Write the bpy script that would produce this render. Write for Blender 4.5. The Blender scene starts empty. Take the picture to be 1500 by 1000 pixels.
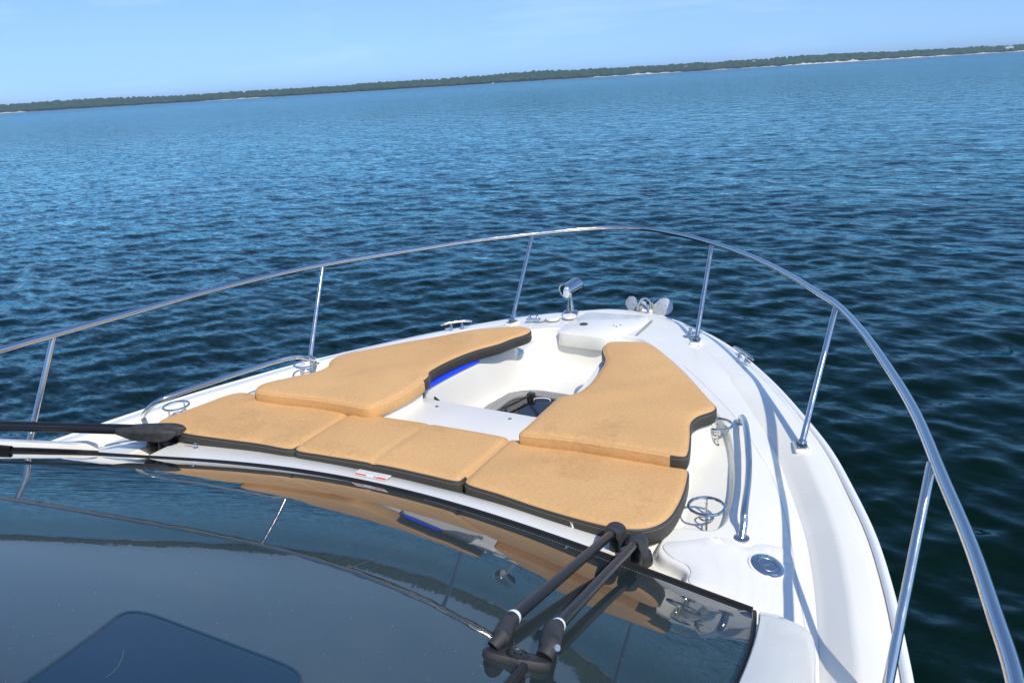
import bpy, bmesh, math, random
import numpy as np
from mathutils import Vector, Matrix
from mathutils.geometry import delaunay_2d_cdt
random.seed(7); rng = np.random.default_rng(11)
S = bpy.context.scene
COL = S.collection
R = math.radians

# ------------------------------------------------------------------ camera
# world frame: +Y is the boat's heading, +X starboard, water surface z = 0, side deck z = DECK
DECK = 1.25
F_PX, PITCH, YAW, ROLL = 1150.0, 0.319077, 0.526029, -0.060832     # focal length in photo pixels (1500 wide)
CAM = np.array([1.69872, 0.0, 1.35 + DECK])
fw = np.array([-math.sin(YAW) * math.cos(PITCH), math.cos(YAW) * math.cos(PITCH), -math.sin(PITCH)])
rt = np.array([math.cos(YAW), math.sin(YAW), 0.0]); up = np.cross(rt, fw)
r2 = math.cos(ROLL) * rt + math.sin(ROLL) * up; u2 = -math.sin(ROLL) * rt + math.cos(ROLL) * up
cd = bpy.data.cameras.new('camera'); cam = bpy.data.objects.new('camera', cd); COL.objects.link(cam)
M = Matrix(((r2[0], u2[0], -fw[0], CAM[0]), (r2[1], u2[1], -fw[1], CAM[1]), (r2[2], u2[2], -fw[2], CAM[2]), (0, 0, 0, 1)))
cam.matrix_world = M
cd.sensor_width = 36; cd.lens = 36 * F_PX / 1500; cd.clip_start = 0.05; cd.clip_end = 30000
S.camera = cam

# ------------------------------------------------------------------ light
SUN_AZ, SUN_EL = R(124), R(48)                 # azimuth clockwise from +Y
W = bpy.data.worlds.new('World'); S.world = W; W.use_nodes = True
nt = W.node_tree; nt.nodes.clear()
sky = nt.nodes.new('ShaderNodeTexSky'); sky.sky_type = 'NISHITA'; sky.sun_disc = False
sky.sun_elevation = SUN_EL; sky.sun_rotation = SUN_AZ
sky.altitude = 0; sky.air_density = 1.0; sky.dust_density = 0.2; sky.ozone_density = 2.2
hs = nt.nodes.new('ShaderNodeHueSaturation'); hs.inputs['Hue'].default_value = 0.507; hs.inputs['Saturation'].default_value = 1.16
bg = nt.nodes.new('ShaderNodeBackground'); bg.inputs['Strength'].default_value = 0.15
wo = nt.nodes.new('ShaderNodeOutputWorld')
# the air over this lake is clear and evenly blue: look the sky up a little above the true elevation so the horizon keeps its blue
tc = nt.nodes.new('ShaderNodeTexCoord'); vm = nt.nodes.new('ShaderNodeVectorMath'); vm.operation = 'MULTIPLY_ADD'
vm.inputs[1].default_value = (1, 1, 0.75); vm.inputs[2].default_value = (0, 0, 0.17); vn = nt.nodes.new('ShaderNodeVectorMath'); vn.operation = 'NORMALIZE'
nt.links.new(tc.outputs['Generated'], vm.inputs[0]); nt.links.new(vm.outputs[0], vn.inputs[0]); nt.links.new(vn.outputs[0], sky.inputs['Vector'])
nt.links.new(sky.outputs[0], hs.inputs['Color']); wn = nt.nodes.new('ShaderNodeTexNoise'); wn.inputs['Scale'].default_value = 2.2; wn.inputs['Detail'].default_value = 7; wn.inputs['Roughness'].default_value = 0.62; wn.inputs['Distortion'].default_value = 0.6
wm = nt.nodes.new('ShaderNodeMapping'); wm.inputs['Scale'].default_value = (1.0, 1.0, 5.0); nt.links.new(tc.outputs['Generated'], wm.inputs[0]); nt.links.new(wm.outputs[0], wn.inputs['Vector'])
wr0 = nt.nodes.new('ShaderNodeMapRange'); nt.links.new(wn.outputs[0], wr0.inputs[0]); wr0.inputs[1].default_value = 0.50; wr0.inputs[2].default_value = 0.80; wr0.inputs[3].default_value = 0.0; wr0.inputs[4].default_value = 0.22
wx = nt.nodes.new('ShaderNodeMix'); wx.data_type = 'RGBA'; nt.links.new(wr0.outputs[0], wx.inputs[0]); nt.links.new(hs.outputs[0], wx.inputs[6]); wx.inputs[7].default_value = (6.2, 7.0, 7.6, 1)     # thin high cloud
nt.links.new(wx.outputs[2], bg.inputs[0]); nt.links.new(bg.outputs[0], wo.inputs[0])
sd = bpy.data.lights.new('sun', 'SUN'); sd.energy = 3.1; sd.angle = R(0.5); sd.color = (1.0, 0.925, 0.81)
sun = bpy.data.objects.new('sun', sd); COL.objects.link(sun)
sv = Vector((math.sin(SUN_AZ) * math.cos(SUN_EL), math.cos(SUN_AZ) * math.cos(SUN_EL), math.sin(SUN_EL)))
sun.rotation_euler = sv.to_track_quat('Z', 'Y').to_euler(); sun.location = (20, -20, 40)
S.view_settings.view_transform = 'Standard'; S.view_settings.look = 'None'
S.view_settings.exposure = 0.42; S.view_settings.gamma = 1.0; S.view_settings.use_curve_mapping = False
S.render.engine = 'CYCLES'

# ------------------------------------------------------------------ surveying helpers
def P(px, py, z=0.0):
    """photo pixel -> point on the horizontal plane z metres above the side deck (returned with z relative to deck)"""
    d = fw * F_PX + r2 * (px - 750) - u2 * (py - 500)
    t = (z + DECK - CAM[2]) / d[2]; q = CAM + t * d
    return (float(q[0]), float(q[1]), z)
def PY(px, py, y):
    d = fw * F_PX + r2 * (px - 750) - u2 * (py - 500)
    t = (y - CAM[1]) / d[1]; q = CAM + t * d
    return (float(q[0]), float(q[1]), float(q[2]) - DECK)
def mirror(pts): return [(-p[0],) + tuple(p[1:]) for p in pts]

# ------------------------------------------------------------------ materials
def mat(name, base=(0.8, 0.8, 0.8), rough=0.5, metal=0.0, ior=1.45, spec=0.5, coat=0.0):
    m = bpy.data.materials.new(name); m.use_nodes = True
    b = m.node_tree.nodes['Principled BSDF']
    b.inputs['Base Color'].default_value = (*base, 1); b.inputs['Roughness'].default_value = rough
    b.inputs['Metallic'].default_value = metal; b.inputs['IOR'].default_value = ior
    b.inputs['Specular IOR Level'].default_value = spec; b.inputs['Coat Weight'].default_value = coat
    return m
def N(m, t): return m.node_tree.nodes.new(t)
def L(m, a, b): m.node_tree.links.new(a, b)
def noise(m, scale, detail=4, rough=0.5, vec=None, dist=0.0):
    n = N(m, 'ShaderNodeTexNoise'); n.inputs['Scale'].default_value = scale; n.inputs['Detail'].default_value = detail
    n.inputs['Roughness'].default_value = rough; n.inputs['Distortion'].default_value = dist
    if vec is None:
        g = N(m, 'ShaderNodeNewGeometry'); vec = g.outputs['Position']
    L(m, vec, n.inputs['Vector']); return n
def ramp(m, fac, stops):
    r = N(m, 'ShaderNodeValToRGB'); e = r.color_ramp.elements
    e[0].position, e[0].color = stops[0][0], (*stops[0][1], 1); e[1].position, e[1].color = stops[-1][0], (*stops[-1][1], 1)
    for p, c in stops[1:-1]:
        k = e.new(p); k.color = (*c, 1)
    L(m, fac, r.inputs[0]); return r
def mapping(m, scale, rot=0.0):
    g = N(m, 'ShaderNodeNewGeometry'); mp = N(m, 'ShaderNodeMapping')
    mp.inputs['Scale'].default_value = scale; mp.inputs['Rotation'].default_value = (0, 0, rot)
    L(m, g.outputs['Position'], mp.inputs['Vector']); return mp.outputs[0]
def bsdf(m): return m.node_tree.nodes['Principled BSDF']
def bump(m, h, strength, dist):
    b = N(m, 'ShaderNodeBump'); b.inputs['Strength'].default_value = strength; b.inputs['Distance'].default_value = dist
    L(m, h, b.inputs['Height']); L(m, b.outputs[0], bsdf(m).inputs['Normal']); return b

GEL = mat('gelcoat', (0.80, 0.80, 0.77), 0.22, coat=0.2)
n1 = noise(GEL, 2.2, 5); rr = ramp(GEL, n1.outputs[0], [(0.3, (0.745, 0.73, 0.645)), (0.7, (0.80, 0.785, 0.705))]); L(GEL, rr.outputs[0], bsdf(GEL).inputs['Base Color'])
n2 = noise(GEL, 9, 5); r_ = ramp(GEL, n2.outputs[0], [(0.3, (0.16,) * 3), (0.75, (0.34,) * 3)]); L(GEL, r_.outputs[0], bsdf(GEL).inputs['Roughness'])
CREAM = mat('cream_gelcoat', (0.78, 0.76, 0.69), 0.3)
n1 = noise(CREAM, 3, 5); rr = ramp(CREAM, n1.outputs[0], [(0.3, (0.75, 0.73, 0.65)), (0.7, (0.80, 0.785, 0.72))]); L(CREAM, rr.outputs[0], bsdf(CREAM).inputs['Base Color'])
def nonskid(name, base):
    m = mat(name, base, 0.6)
    g = N(m, 'ShaderNodeNewGeometry'); mp = N(m, 'ShaderNodeMapping'); mp.inputs['Rotation'].default_value = (0, 0, R(40))
    L(m, g.outputs['Position'], mp.inputs['Vector'])
    v = N(m, 'ShaderNodeTexVoronoi'); v.inputs['Scale'].default_value = 120; v.inputs['Randomness'].default_value = 0.15
    L(m, mp.outputs[0], v.inputs['Vector']); bump(m, v.outputs['Distance'], 0.4, 0.002)
    rr = ramp(m, v.outputs['Distance'], [(0.0, tuple(c * 1.03 for c in base)), (0.75, tuple(c * 0.93 for c in base))]); L(m, rr.outputs[0], bsdf(m).inputs['Base Color'])
    return m
SKID = nonskid('nonskid_gelcoat', (0.76, 0.75, 0.70))
CHROME = mat('polished_steel', (0.62, 0.61, 0.58), 0.07, 1.0)
nn = noise(CHROME, 25, 4); rr = ramp(CHROME, nn.outputs[0], [(0.35, (0.09,) * 3), (0.8, (0.22,) * 3)]); L(CHROME, rr.outputs[0], bsdf(CHROME).inputs['Roughness'])
GALV = mat('galvanised_steel', (0.40, 0.43, 0.45), 0.5, 0.35)
nn = noise(GALV, 90, 3); rr = ramp(GALV, nn.outputs[0], [(0.3, (0.30, 0.34, 0.37)), (0.7, (0.46, 0.50, 0.53))]); L(GALV, rr.outputs[0], bsdf(GALV).inputs['Base Color'])
BLACK = mat('black_plastic', (0.018, 0.019, 0.02), 0.42)
nn = noise(BLACK, 60, 5); rr = ramp(BLACK, nn.outputs[0], [(0.3, (0.014, 0.015, 0.016)), (0.8, (0.034, 0.036, 0.037))]); L(BLACK, rr.outputs[0], bsdf(BLACK).inputs['Base Color'])
RUBBER = mat('black_rubber', (0.012, 0.012, 0.012), 0.6)
HOOD = mat('weathered_rubber', (0.045, 0.047, 0.05), 0.65)
nn = noise(HOOD, 40, 5); rr = ramp(HOOD, nn.outputs[0], [(0.3, (0.02, 0.0215, 0.023)), (0.8, (0.05, 0.052, 0.054))]); L(HOOD, rr.outputs[0], bsdf(HOOD).inputs['Base Color'])
ROD = mat('black_tube', (0.010, 0.0105, 0.011), 0.34)
WHITEP = mat('white_plastic', (0.75, 0.77, 0.78), 0.4)
GREYF = mat('grey_frame', (0.27, 0.27, 0.26), 0.42)
SKIRT = mat('charcoal_vinyl', (0.045, 0.042, 0.038), 0.5)
nn = noise(SKIRT, 260, 3); bump(SKIRT, nn.outputs[0], 0.3, 0.001)
STITCH = mat('grey_thread', (0.17, 0.155, 0.13), 0.7)
TANP = mat('tan_piping', (0.60, 0.37, 0.17), 0.6)
RED = mat('red_ink', (0.75, 0.06, 0.03), 0.5); INK = mat('pale_grey_ink', (0.52, 0.53, 0.52), 0.5)
DARKSLOT = mat('dark_vent', (0.05, 0.05, 0.05), 0.6)
BLUEL = mat('blue_strip', (0.01, 0.045, 0.75), 0.35)
bsdf(BLUEL).inputs['Emission Color'].default_value = (0.01, 0.05, 1, 1); bsdf(BLUEL).inputs['Emission Strength'].default_value = 0.25

def fabric(name, k=1.0):
    m = mat(name, (0.6, 0.37, 0.17), 0.72)
    a = noise(m, 2.2, 5, 0.55); b = noise(m, 110, 5, 0.7); c0_ = noise(m, 30.0, 9, 0.80, dist=0.9, vec=mapping(m, (1.0, 1.9, 1.0), R(-20))); pm = noise(m, 3.4, 4, 0.6)
    pk = ramp(m, pm.outputs[0], [(0.44, (0, 0, 0)), (0.62, (1, 1, 1))]); c = N(m, 'ShaderNodeMath'); c.operation = 'MULTIPLY'; L(m, c0_.outputs[0], c.inputs[0]); L(m, pk.outputs[0], c.inputs[1])
    r1 = ramp(m, a.outputs[0], [(0.32, (0.61 * k, 0.355 * k, 0.145 * k)), (0.68, (0.68 * k, 0.41 * k, 0.172 * k))])
    r2_ = ramp(m, c.outputs[0], [(0.42, (1, 1, 1)), (0.52, (0.92, 0.91, 0.89)), (0.66, (0.80, 0.79, 0.77))])
    r3 = ramp(m, b.outputs[0], [(0.36, (0.88, 0.87, 0.85)), (0.62, (1.04, 1.04, 1.04))])
    m1 = N(m, 'ShaderNodeMix'); m1.data_type = 'RGBA'; m1.blend_type = 'MULTIPLY'; m1.inputs[0].default_value = 1
    m2 = N(m, 'ShaderNodeMix'); m2.data_type = 'RGBA'; m2.blend_type = 'MULTIPLY'; m2.inputs[0].default_value = 1
    L(m, r1.outputs[0], m1.inputs[6]); L(m, r2_.outputs[0], m1.inputs[7]); L(m, m1.outputs[2], m2.inputs[6]); L(m, r3.outputs[0], m2.inputs[7])
    L(m, m2.outputs[2], bsdf(m).inputs['Base Color'])
    f = noise(m, 500, 2); g = noise(m, 6, 4)
    ad = N(m, 'ShaderNodeMath'); ad.operation = 'MULTIPLY_ADD'; ad.inputs[1].default_value = 0.12
    L(m, f.outputs[0], ad.inputs[0]); L(m, g.outputs[0], ad.inputs[2]); bump(m, ad.outputs[0], 0.5, 0.006)
    return m
TAN = fabric('tan_vinyl')

GLASS = mat('tinted_glass', (0.010, 0.013, 0.015), 0.015, ior=1.42)
d1 = noise(GLASS, 230, 2); dr = ramp(GLASS, d1.outputs[0], [(0.73, (0, 0, 0)), (0.78, (1, 1, 1))])      # settled specks of dust
d2 = noise(GLASS, 2.0, 6); dr2 = ramp(GLASS, d2.outputs[0], [(0.35, (0.018, 0.030, 0.033)), (0.75, (0.034, 0.047, 0.049))])
mx = N(GLASS, 'ShaderNodeMix'); mx.data_type = 'RGBA'; L(GLASS, dr.outputs[0], mx.inputs[0]); L(GLASS, dr2.outputs[0], mx.inputs[6])
mx.inputs[7].default_value = (0.30, 0.31, 0.31, 1); L(GLASS, mx.outputs[2], bsdf(GLASS).inputs['Base Color'])
d3 = noise(GLASS, 3.0, 4); bump(GLASS, d3.outputs[0], 0.03, 0.01)
BLUEGLASS = mat('blue_tinted_glass', (0.004, 0.03, 0.075), 0.05, ior=1.22)
n_ = noise(BLUEGLASS, 3, 5); rr = ramp(BLUEGLASS, n_.outputs[0], [(0.3, (0.001, 0.018, 0.042)), (0.75, (0.002, 0.024, 0.055))]); L(BLUEGLASS, rr.outputs[0], bsdf(BLUEGLASS).inputs['Base Color'])
DARKGLASS = mat('dark_hatch_glass', (0.01, 0.012, 0.014), 0.03, ior=1.6)
LENS = mat('lamp_lens', (0.8, 0.85, 0.9), 0.03, 1.0)

# ------------------------------------------------------------------ geometry helpers
class MB:
    def __init__(s): s.v = []; s.f = []
    def add(s, v, f):
        o = len(s.v); s.v += [tuple(float(c) for c in p) for p in v]; s.f += [tuple(i + o for i in q) for q in f]; return s
    def build(s, name, m, parent=None, smooth=True, rel=True, bevel=0.0, props=None):
        """vertices are given in the deck frame; rel=False means world frame"""
        off = Vector((0, 0, DECK if rel else 0.0))
        if parent is not None: off = off - root_loc(parent)
        me = bpy.data.meshes.new(name); me.from_pydata([Vector(p) + off for p in s.v], [], s.f)
        me.materials.append(m)
        bm = bmesh.new(); bm.from_mesh(me); bmesh.ops.remove_doubles(bm, verts=bm.verts, dist=1e-6)
        bmesh.ops.recalc_face_normals(bm, faces=bm.faces)
        if bevel:
            ed = [e for e in bm.edges if len(e.link_faces) == 2 and e.calc_face_angle() > 0.6]
            bmesh.ops.bevel(bm, geom=ed, offset=bevel, segments=3, profile=0.6, affect='EDGES')
        bm.to_mesh(me); bm.free()
        if smooth:
            me.polygons.foreach_set('use_smooth', [True] * len(me.polygons))
            if hasattr(me, 'set_sharp_from_angle'): me.set_sharp_from_angle(angle=R(42))
        o = bpy.data.objects.new(name, me); COL.objects.link(o)
        if parent is not None: o.parent = parent
        for k, v in (props or {}).items(): o[k] = v
        return o
def root_loc(o):
    p = Vector((0, 0, 0))
    while o is not None: p = p + Vector(o.location); o = o.parent
    return p
def thing(name, label, cat, loc, group=None):
    o = bpy.data.objects.new(name, None); COL.objects.link(o); o.empty_display_size = 0.2
    o.location = (loc[0], loc[1], loc[2] + DECK); o['label'] = label; o['category'] = cat
    if group: o['group'] = group
    return o
def node(name, parent):                      # an empty part that only gathers sub-parts
    o = bpy.data.objects.new(name, None); COL.objects.link(o); o.parent = parent; return o

def cr(pts, n=8, closed=False):
    """Catmull-Rom through the points"""
    pts = [np.array(p, float) for p in pts]; out = []; m = len(pts)
    rngi = range(m) if closed else range(m - 1)
    for i in rngi:
        if closed: p0, p1, p2, p3 = pts[i - 1], pts[i], pts[(i + 1) % m], pts[(i + 2) % m]
        else: p1, p2 = pts[i], pts[i + 1]; p0 = pts[i - 1] if i > 0 else 2 * p1 - p2; p3 = pts[i + 2] if i + 2 < m else 2 * p2 - p1
        d1 = max(np.linalg.norm(p1 - p0), 1e-6) ** .5; d2 = max(np.linalg.norm(p2 - p1), 1e-6) ** .5; d3 = max(np.linalg.norm(p3 - p2), 1e-6) ** .5
        t1 = (p1 - p0) / d1 - (p2 - p0) / (d1 + d2) + (p2 - p1) / d2; t2 = (p2 - p1) / d2 - (p3 - p1) / (d2 + d3) + (p3 - p2) / d3
        t1 = t1 * d2; t2 = t2 * d2
        for k in range(n):
            t = k / n; out.append(p1 * (2 * t**3 - 3 * t**2 + 1) + t1 * (t**3 - 2 * t**2 + t) + p2 * (-2 * t**3 + 3 * t**2) + t2 * (t**3 - t**2))
    if not closed: out.append(pts[-1])
    return out
def resample(pts, step, closed=True):
    p = [np.array(q, float) for q in pts]
    if closed: p = p + [p[0]]
    seg = [np.linalg.norm(p[i + 1] - p[i]) for i in range(len(p) - 1)]; tot = sum(seg); n = max(4, int(round(tot / step)))
    cum = np.concatenate([[0], np.cumsum(seg)]); A = np.array(p)
    t = np.linspace(0, tot, n + 1)[:-1] if closed else np.linspace(0, tot, n + 1)
    return np.stack([np.interp(t, cum, A[:, k]) for k in range(A.shape[1])], 1)
def tube(path, r, n=14, closed=False, caps=True):
    path = [np.array(p, float) for p in path]; m = len(path); rs = r if hasattr(r, '__len__') else [r] * m
    V = []; Fc = []; prev = None
    for i in range(m):
        if closed: t = path[(i + 1) % m] - path[i - 1]
        else: t = path[min(i + 1, m - 1)] - path[max(i - 1, 0)]
        t = t / (np.linalg.norm(t) + 1e-12)
        if prev is None:
            a = np.array([0, 0, 1.]) if abs(t[2]) < .9 else np.array([1., 0, 0]); u = np.cross(t, a)
        else: u = prev - t * (prev @ t)
        u = u / np.linalg.norm(u); w = np.cross(t, u); prev = u
        for k in range(n):
            a = 2 * math.pi * k / n; V.append(path[i] + rs[i] * (math.cos(a) * u + math.sin(a) * w))
    for i in range(m if closed else m - 1):
        j = (i + 1) % m
        for k in range(n):
            l = (k + 1) % n; Fc.append((i * n + k, i * n + l, j * n + l, j * n + k))
    if caps and not closed: Fc.append(tuple(range(n))[::-1]); Fc.append(tuple((m - 1) * n + k for k in range(n)))
    return V, Fc
def lathe(prof, c, axis=(0, 0, 1), n=28):
    ax = Vector(axis).normalized(); q = ax.to_track_quat('Z', 'Y'); V = []; Fc = []
    for r, z in prof:
        for k in range(n):
            a = 2 * math.pi * k / n; V.append(Vector(c) + q @ Vector((r * math.cos(a), r * math.sin(a), z)))
    for i in range(len(prof) - 1):
        for k in range(n):
            l = (k + 1) % n; Fc.append((i * n + k, i * n + l, (i + 1) * n + l, (i + 1) * n + k))
    Fc.append(tuple(range(n))[::-1]); Fc.append(tuple((len(prof) - 1) * n + k for k in range(n)))
    return V, Fc
def prism(poly, z0, z1):
    n = len(poly); V = [(p[0], p[1], z0) for p in poly] + [(p[0], p[1], z1) for p in poly]
    return V, [tuple(range(n))[::-1], tuple(range(n, 2 * n))] + [(i, (i + 1) % n, (i + 1) % n + n, i + n) for i in range(n)]
def obox(c, sx, sy, sz, ax=(1, 0, 0), az=(0, 0, 1)):
    x = Vector(ax).normalized(); z = Vector(az); z = (z - x * z.dot(x)).normalized(); y = z.cross(x); V = []
    for k in (-1, 1):
        for a, b in ((-1, -1), (1, -1), (1, 1), (-1, 1)): V.append(Vector(c) + x * (a * sx / 2) + y * (b * sy / 2) + z * (k * sz / 2))
    return V, [(3, 2, 1, 0), (4, 5, 6, 7), (0, 1, 5, 4), (1, 2, 6, 5), (2, 3, 7, 6), (3, 0, 4, 7)]
def rrect(x0, y0, x1, y1, r, n=8):
    o = []
    for cx, cy, a0 in ((x1 - r, y0 + r, -90), (x1 - r, y1 - r, 0), (x0 + r, y1 - r, 90), (x0 + r, y0 + r, 180)):
        for k in range(n + 1):
            a = R(a0 + 90 * k / n); o.append((cx + r * math.cos(a), cy + r * math.sin(a)))
    return o
def area2(p): x, y = p[:, 0], p[:, 1]; return float((x * np.roll(y, -1) - np.roll(x, -1) * y).sum())
def ccw(p): p = np.array(p, float); return p if area2(p) > 0 else p[::-1].copy()
def offset(loop, d):
    """positive d grows a counter-clockwise loop"""
    t = np.roll(loop, -1, 0) - np.roll(loop, 1, 0); t = t / (np.linalg.norm(t, axis=1, keepdims=True) + 1e-12)
    return loop + d * np.stack([t[:, 1], -t[:, 0]], 1)
def inside(poly, q):
    x, y = q[:, 0], q[:, 1]; c = np.zeros(len(q), bool); a = poly; b = np.roll(poly, -1, 0)
    for (x1, y1), (x2, y2) in zip(a, b):
        if y1 == y2: continue
        k = ((y1 > y) != (y2 > y)) & (x < (x2 - x1) * (y - y1) / (y2 - y1) + x1); c ^= k
    return c
def dist(poly, q):
    a = poly; b = np.roll(poly, -1, 0); out = np.full(len(q), 1e9)
    for p1, p2 in zip(a, b):
        d = p2 - p1; t = np.clip(((q - p1) @ d) / (d @ d + 1e-12), 0, 1); out = np.minimum(out, np.linalg.norm(q - (p1 + t[:, None] * d), axis=1))
    return out
def fill(loops, zf, grid=0.0, holes=()):
    """triangulate loops[0] minus holes; zf(points)->z"""
    pts = []; edges = []
    for lp in [loops] + list(holes):
        o = len(pts); pts += [tuple(p) for p in lp]; edges += [(o + i, o + (i + 1) % len(lp)) for i in range(len(lp))]
    if grid:
        x0, y0 = loops.min(0); x1, y1 = loops.max(0)
        X, Y = np.meshgrid(np.arange(x0, x1, grid), np.arange(y0, y1, grid)); q = np.stack([X.ravel(), Y.ravel()], 1)
        k = inside(loops, q) & (dist(loops, q) > grid * .35)
        for h in holes: k &= ~inside(h, q) & (dist(h, q) > grid * .35)
        pts += [tuple(p) for p in q[k]]
    r = delaunay_2d_cdt([Vector(p) for p in pts], edges, [], 0, 1e-6)
    V = np.array([(v[0], v[1]) for v in r[0]]); T = [f for f in r[2]]
    cen = np.array([V[list(f)].mean(0) for f in T]); k = inside(loops, cen)
    for h in holes: k &= ~inside(h, cen)
    T = [tuple(f) for f, kk in zip(T, k) if kk]; z = zf(V)
    return [(a[0], a[1], b) for a, b in zip(V, z)], T
def loft(rows, closed=True):
    n = len(rows[0]); V = [p for r in rows for p in r]; Fc = []
    for i in range(len(rows) - 1):
        for k in range(n if closed else n - 1):
            l = (k + 1) % n; Fc.append((i * n + k, i * n + l, (i + 1) * n + l, (i + 1) * n + k))
    return V, Fc
def with_z(loop, z): return [(p[0], p[1], z) for p in loop]
def step(loop, prof): return loft([with_z(offset(loop, d), z) for d, z in prof])

# ================================================================== THE YACHT
boat = thing('motor_yacht', 'white motor yacht with steel bow rail and dark windshield, seen from its helm', 'boat', (0, 1.5, -DECK))

# ---- hull and gunwale: half outline (outer edge) from bow to stern
half = [(0.0, 4.44), (0.15, 4.42), (0.29, 4.34), (0.44, 4.235), (0.60, 4.10), (0.80, 3.87), (1.02, 3.55), (1.21, 3.22), (1.36, 2.93), (1.47, 2.655),
        (1.57, 2.37), (1.64, 2.10), (1.685, 1.88), (1.72, 1.68), (1.76, 1.30), (1.80, 0.6), (1.82, -0.4), (1.82, -2.2)]
hs_ = cr(half, 8)
outer = np.array([(-p[0], p[1]) for p in hs_[::-1]] + [(p[0], p[1]) for p in hs_[1:]])       # port stern -> bow -> starboard stern
def norm_open(pl):
    t = np.gradient(pl, axis=0); t /= np.linalg.norm(t, axis=1, keepdims=True); return np.stack([-t[:, 1], t[:, 0]], 1)   # left of travel = outward here
NO = norm_open(outer)
kz = np.clip((3.5 - outer[:, 1]) / 0.9, 0.0, 1.0)            # the toe rail melts into the foredeck towards the bow
def grow(d, z, zk=0.0):
    q = outer + NO * d; return [(q[i, 0], q[i, 1], z + zk * kz[i]) for i in range(len(q))]
# (inward offset, height where the toe rail has faded, extra height where it is full)
prof = [(-0.200, -0.017, -0.066), (-0.175, -0.012, -0.062), (-0.165, -0.012, -0.056), (-0.118, -0.014, -0.026), (-0.108, -0.015, -0.020), (-0.095, -0.017, -0.018), (-0.050, -0.029, -0.010),
        (-0.030, -0.036, -0.010), (-0.026, -0.040, -0.013), (-0.020, -0.041, -0.014), (-0.008, -0.049, -0.016), (0.0, -0.058, -0.018), (0.002, -0.066, -0.020)]
g = MB(); g.add(*loft([grow(*p) for p in prof], closed=False)); g.build('gunwale', GEL, boat)
h = MB(); rows = []
for d, z in ((0.0, -0.055), (-0.004, -0.12), (-0.03, -0.35), (-0.12, -0.75), (-0.30, -1.15), (-0.45, -1.35), (-0.9, -1.75)):
    fr = np.clip((outer[:, 1] - 1.5) / 2.9, 0, 1) ** 2
    rows.append([(outer[i, 0] + NO[i, 0] * d * (1 - .35 * fr[i]), outer[i, 1] + NO[i, 1] * d * (1 + 1.2 * fr[i]), z) for i in range(len(outer))])
h.add(*loft(rows, closed=False)); st = [r[0] for r in rows] + [r[-1] for r in rows][::-1]; h.add(st, [tuple(range(len(st)))])
h.build('hull', GEL, boat)
rb = MB(); rb.add(*tube(grow(0.006, -0.062), 0.014, 10)); rb.build('rub_rail', WHITEP, boat)

# ---- recess loop in the deck (pads, ring trays, wiper shelf), starboard half then mirrored
recpx = [(999, 853), (1004, 838), (988, 826), (970, 816), (962, 806), (966, 792), (980, 775), (1000, 771), (1040, 775), (1056, 768), (1066, 748), (1073, 715), (1074, 685), (1070, 650), (1060, 622),
         (1042, 597), (1012, 557), (985, 530), (955, 507)]
rs = [P(a, b, 0)[:2] for a, b in recpx] + [(0.325, 3.775), (0.27, 3.815), (0.18, 3.83), (0.08, 3.83)]
rs = [(1.14, 1.60)] + rs
sm = cr([(x, y) for x, y in rs], 5)
REC = ccw(resample(sm + [(-p[0], p[1]) for p in sm[::-1]], 0.012))
wh = [(0.02, 2.66), (0.32, 2.665), (0.336, 2.70), (0.338, 2.80), (0.330, 2.92), (0.312, 3.06), (0.290, 3.20), (0.272, 3.36), (0.268, 3.52), (0.275, 3.64), (0.262, 3.73), (0.21, 3.775), (0.14, 3.785), (0.05, 3.785)]
sm = cr(wh, 5); WELL = ccw(resample(sm + [(-p[0], p[1]) for p in sm[::-1]], 0.012))
PZ = -0.035
inner = np.array([p[:2] for p in grow(-0.19, 0)]); inner = ccw(resample(np.vstack([inner]), 0.03))
KZX = outer[:, 1]
def deck_z(q):
    q = np.asarray(q, float); a = dist(REC, q); b_ = dist(inner, q); t = np.clip(a / (a + b_ + 1e-9), 0, 1) ** 1.8
    return -(0.012 + 0.066 * np.clip((3.5 - q[:, 1]) / 0.9, 0, 1)) * t
def deck_h(x, y): return float(deck_z([(x, y)])[0]) if not inside(REC, np.array([(x, y)]))[0] else 0.0
def D(px, py, dz=0.0):
    """photo pixel -> point on the deck surface"""
    z = 0.0
    for _ in range(5): x, y, _z = P(px, py, z); z = deck_h(x, y)
    return (x, y, z + dz)
dk = MB(); dk.add(*fill(inner, deck_z, 0.035, [offset(REC, 0.010)]))
dk.add(*step(REC, [(0.010, 0.0), (0.006, -0.0015), (0.002, -0.006), (0.0, -0.012), (-0.003, PZ + 0.01), (-0.006, PZ + 0.004), (-0.014, PZ)]))
dk.build('deck', GEL, boat)
pl = MB(); pl.add(*fill(offset(REC, -0.014), lambda q: np.full(len(q), PZ), 0.0, [offset(WELL, 0.006)]))
pl.build('pad_platform', GEL, boat)
FZ = -0.205
wl = MB(); wl.add(*step(WELL, [(0.006, PZ), (0.002, PZ - 0.002), (-0.003, PZ - 0.010), (-0.010, -0.10), (-0.015, -0.15), (-0.024, -0.18), (-0.040, -0.198), (-0.06, FZ)]))
wl.add(*fill(offset(WELL, -0.06), lambda q: np.full(len(q), FZ)))
wl.build('footwell', CREAM, boat)
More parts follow.
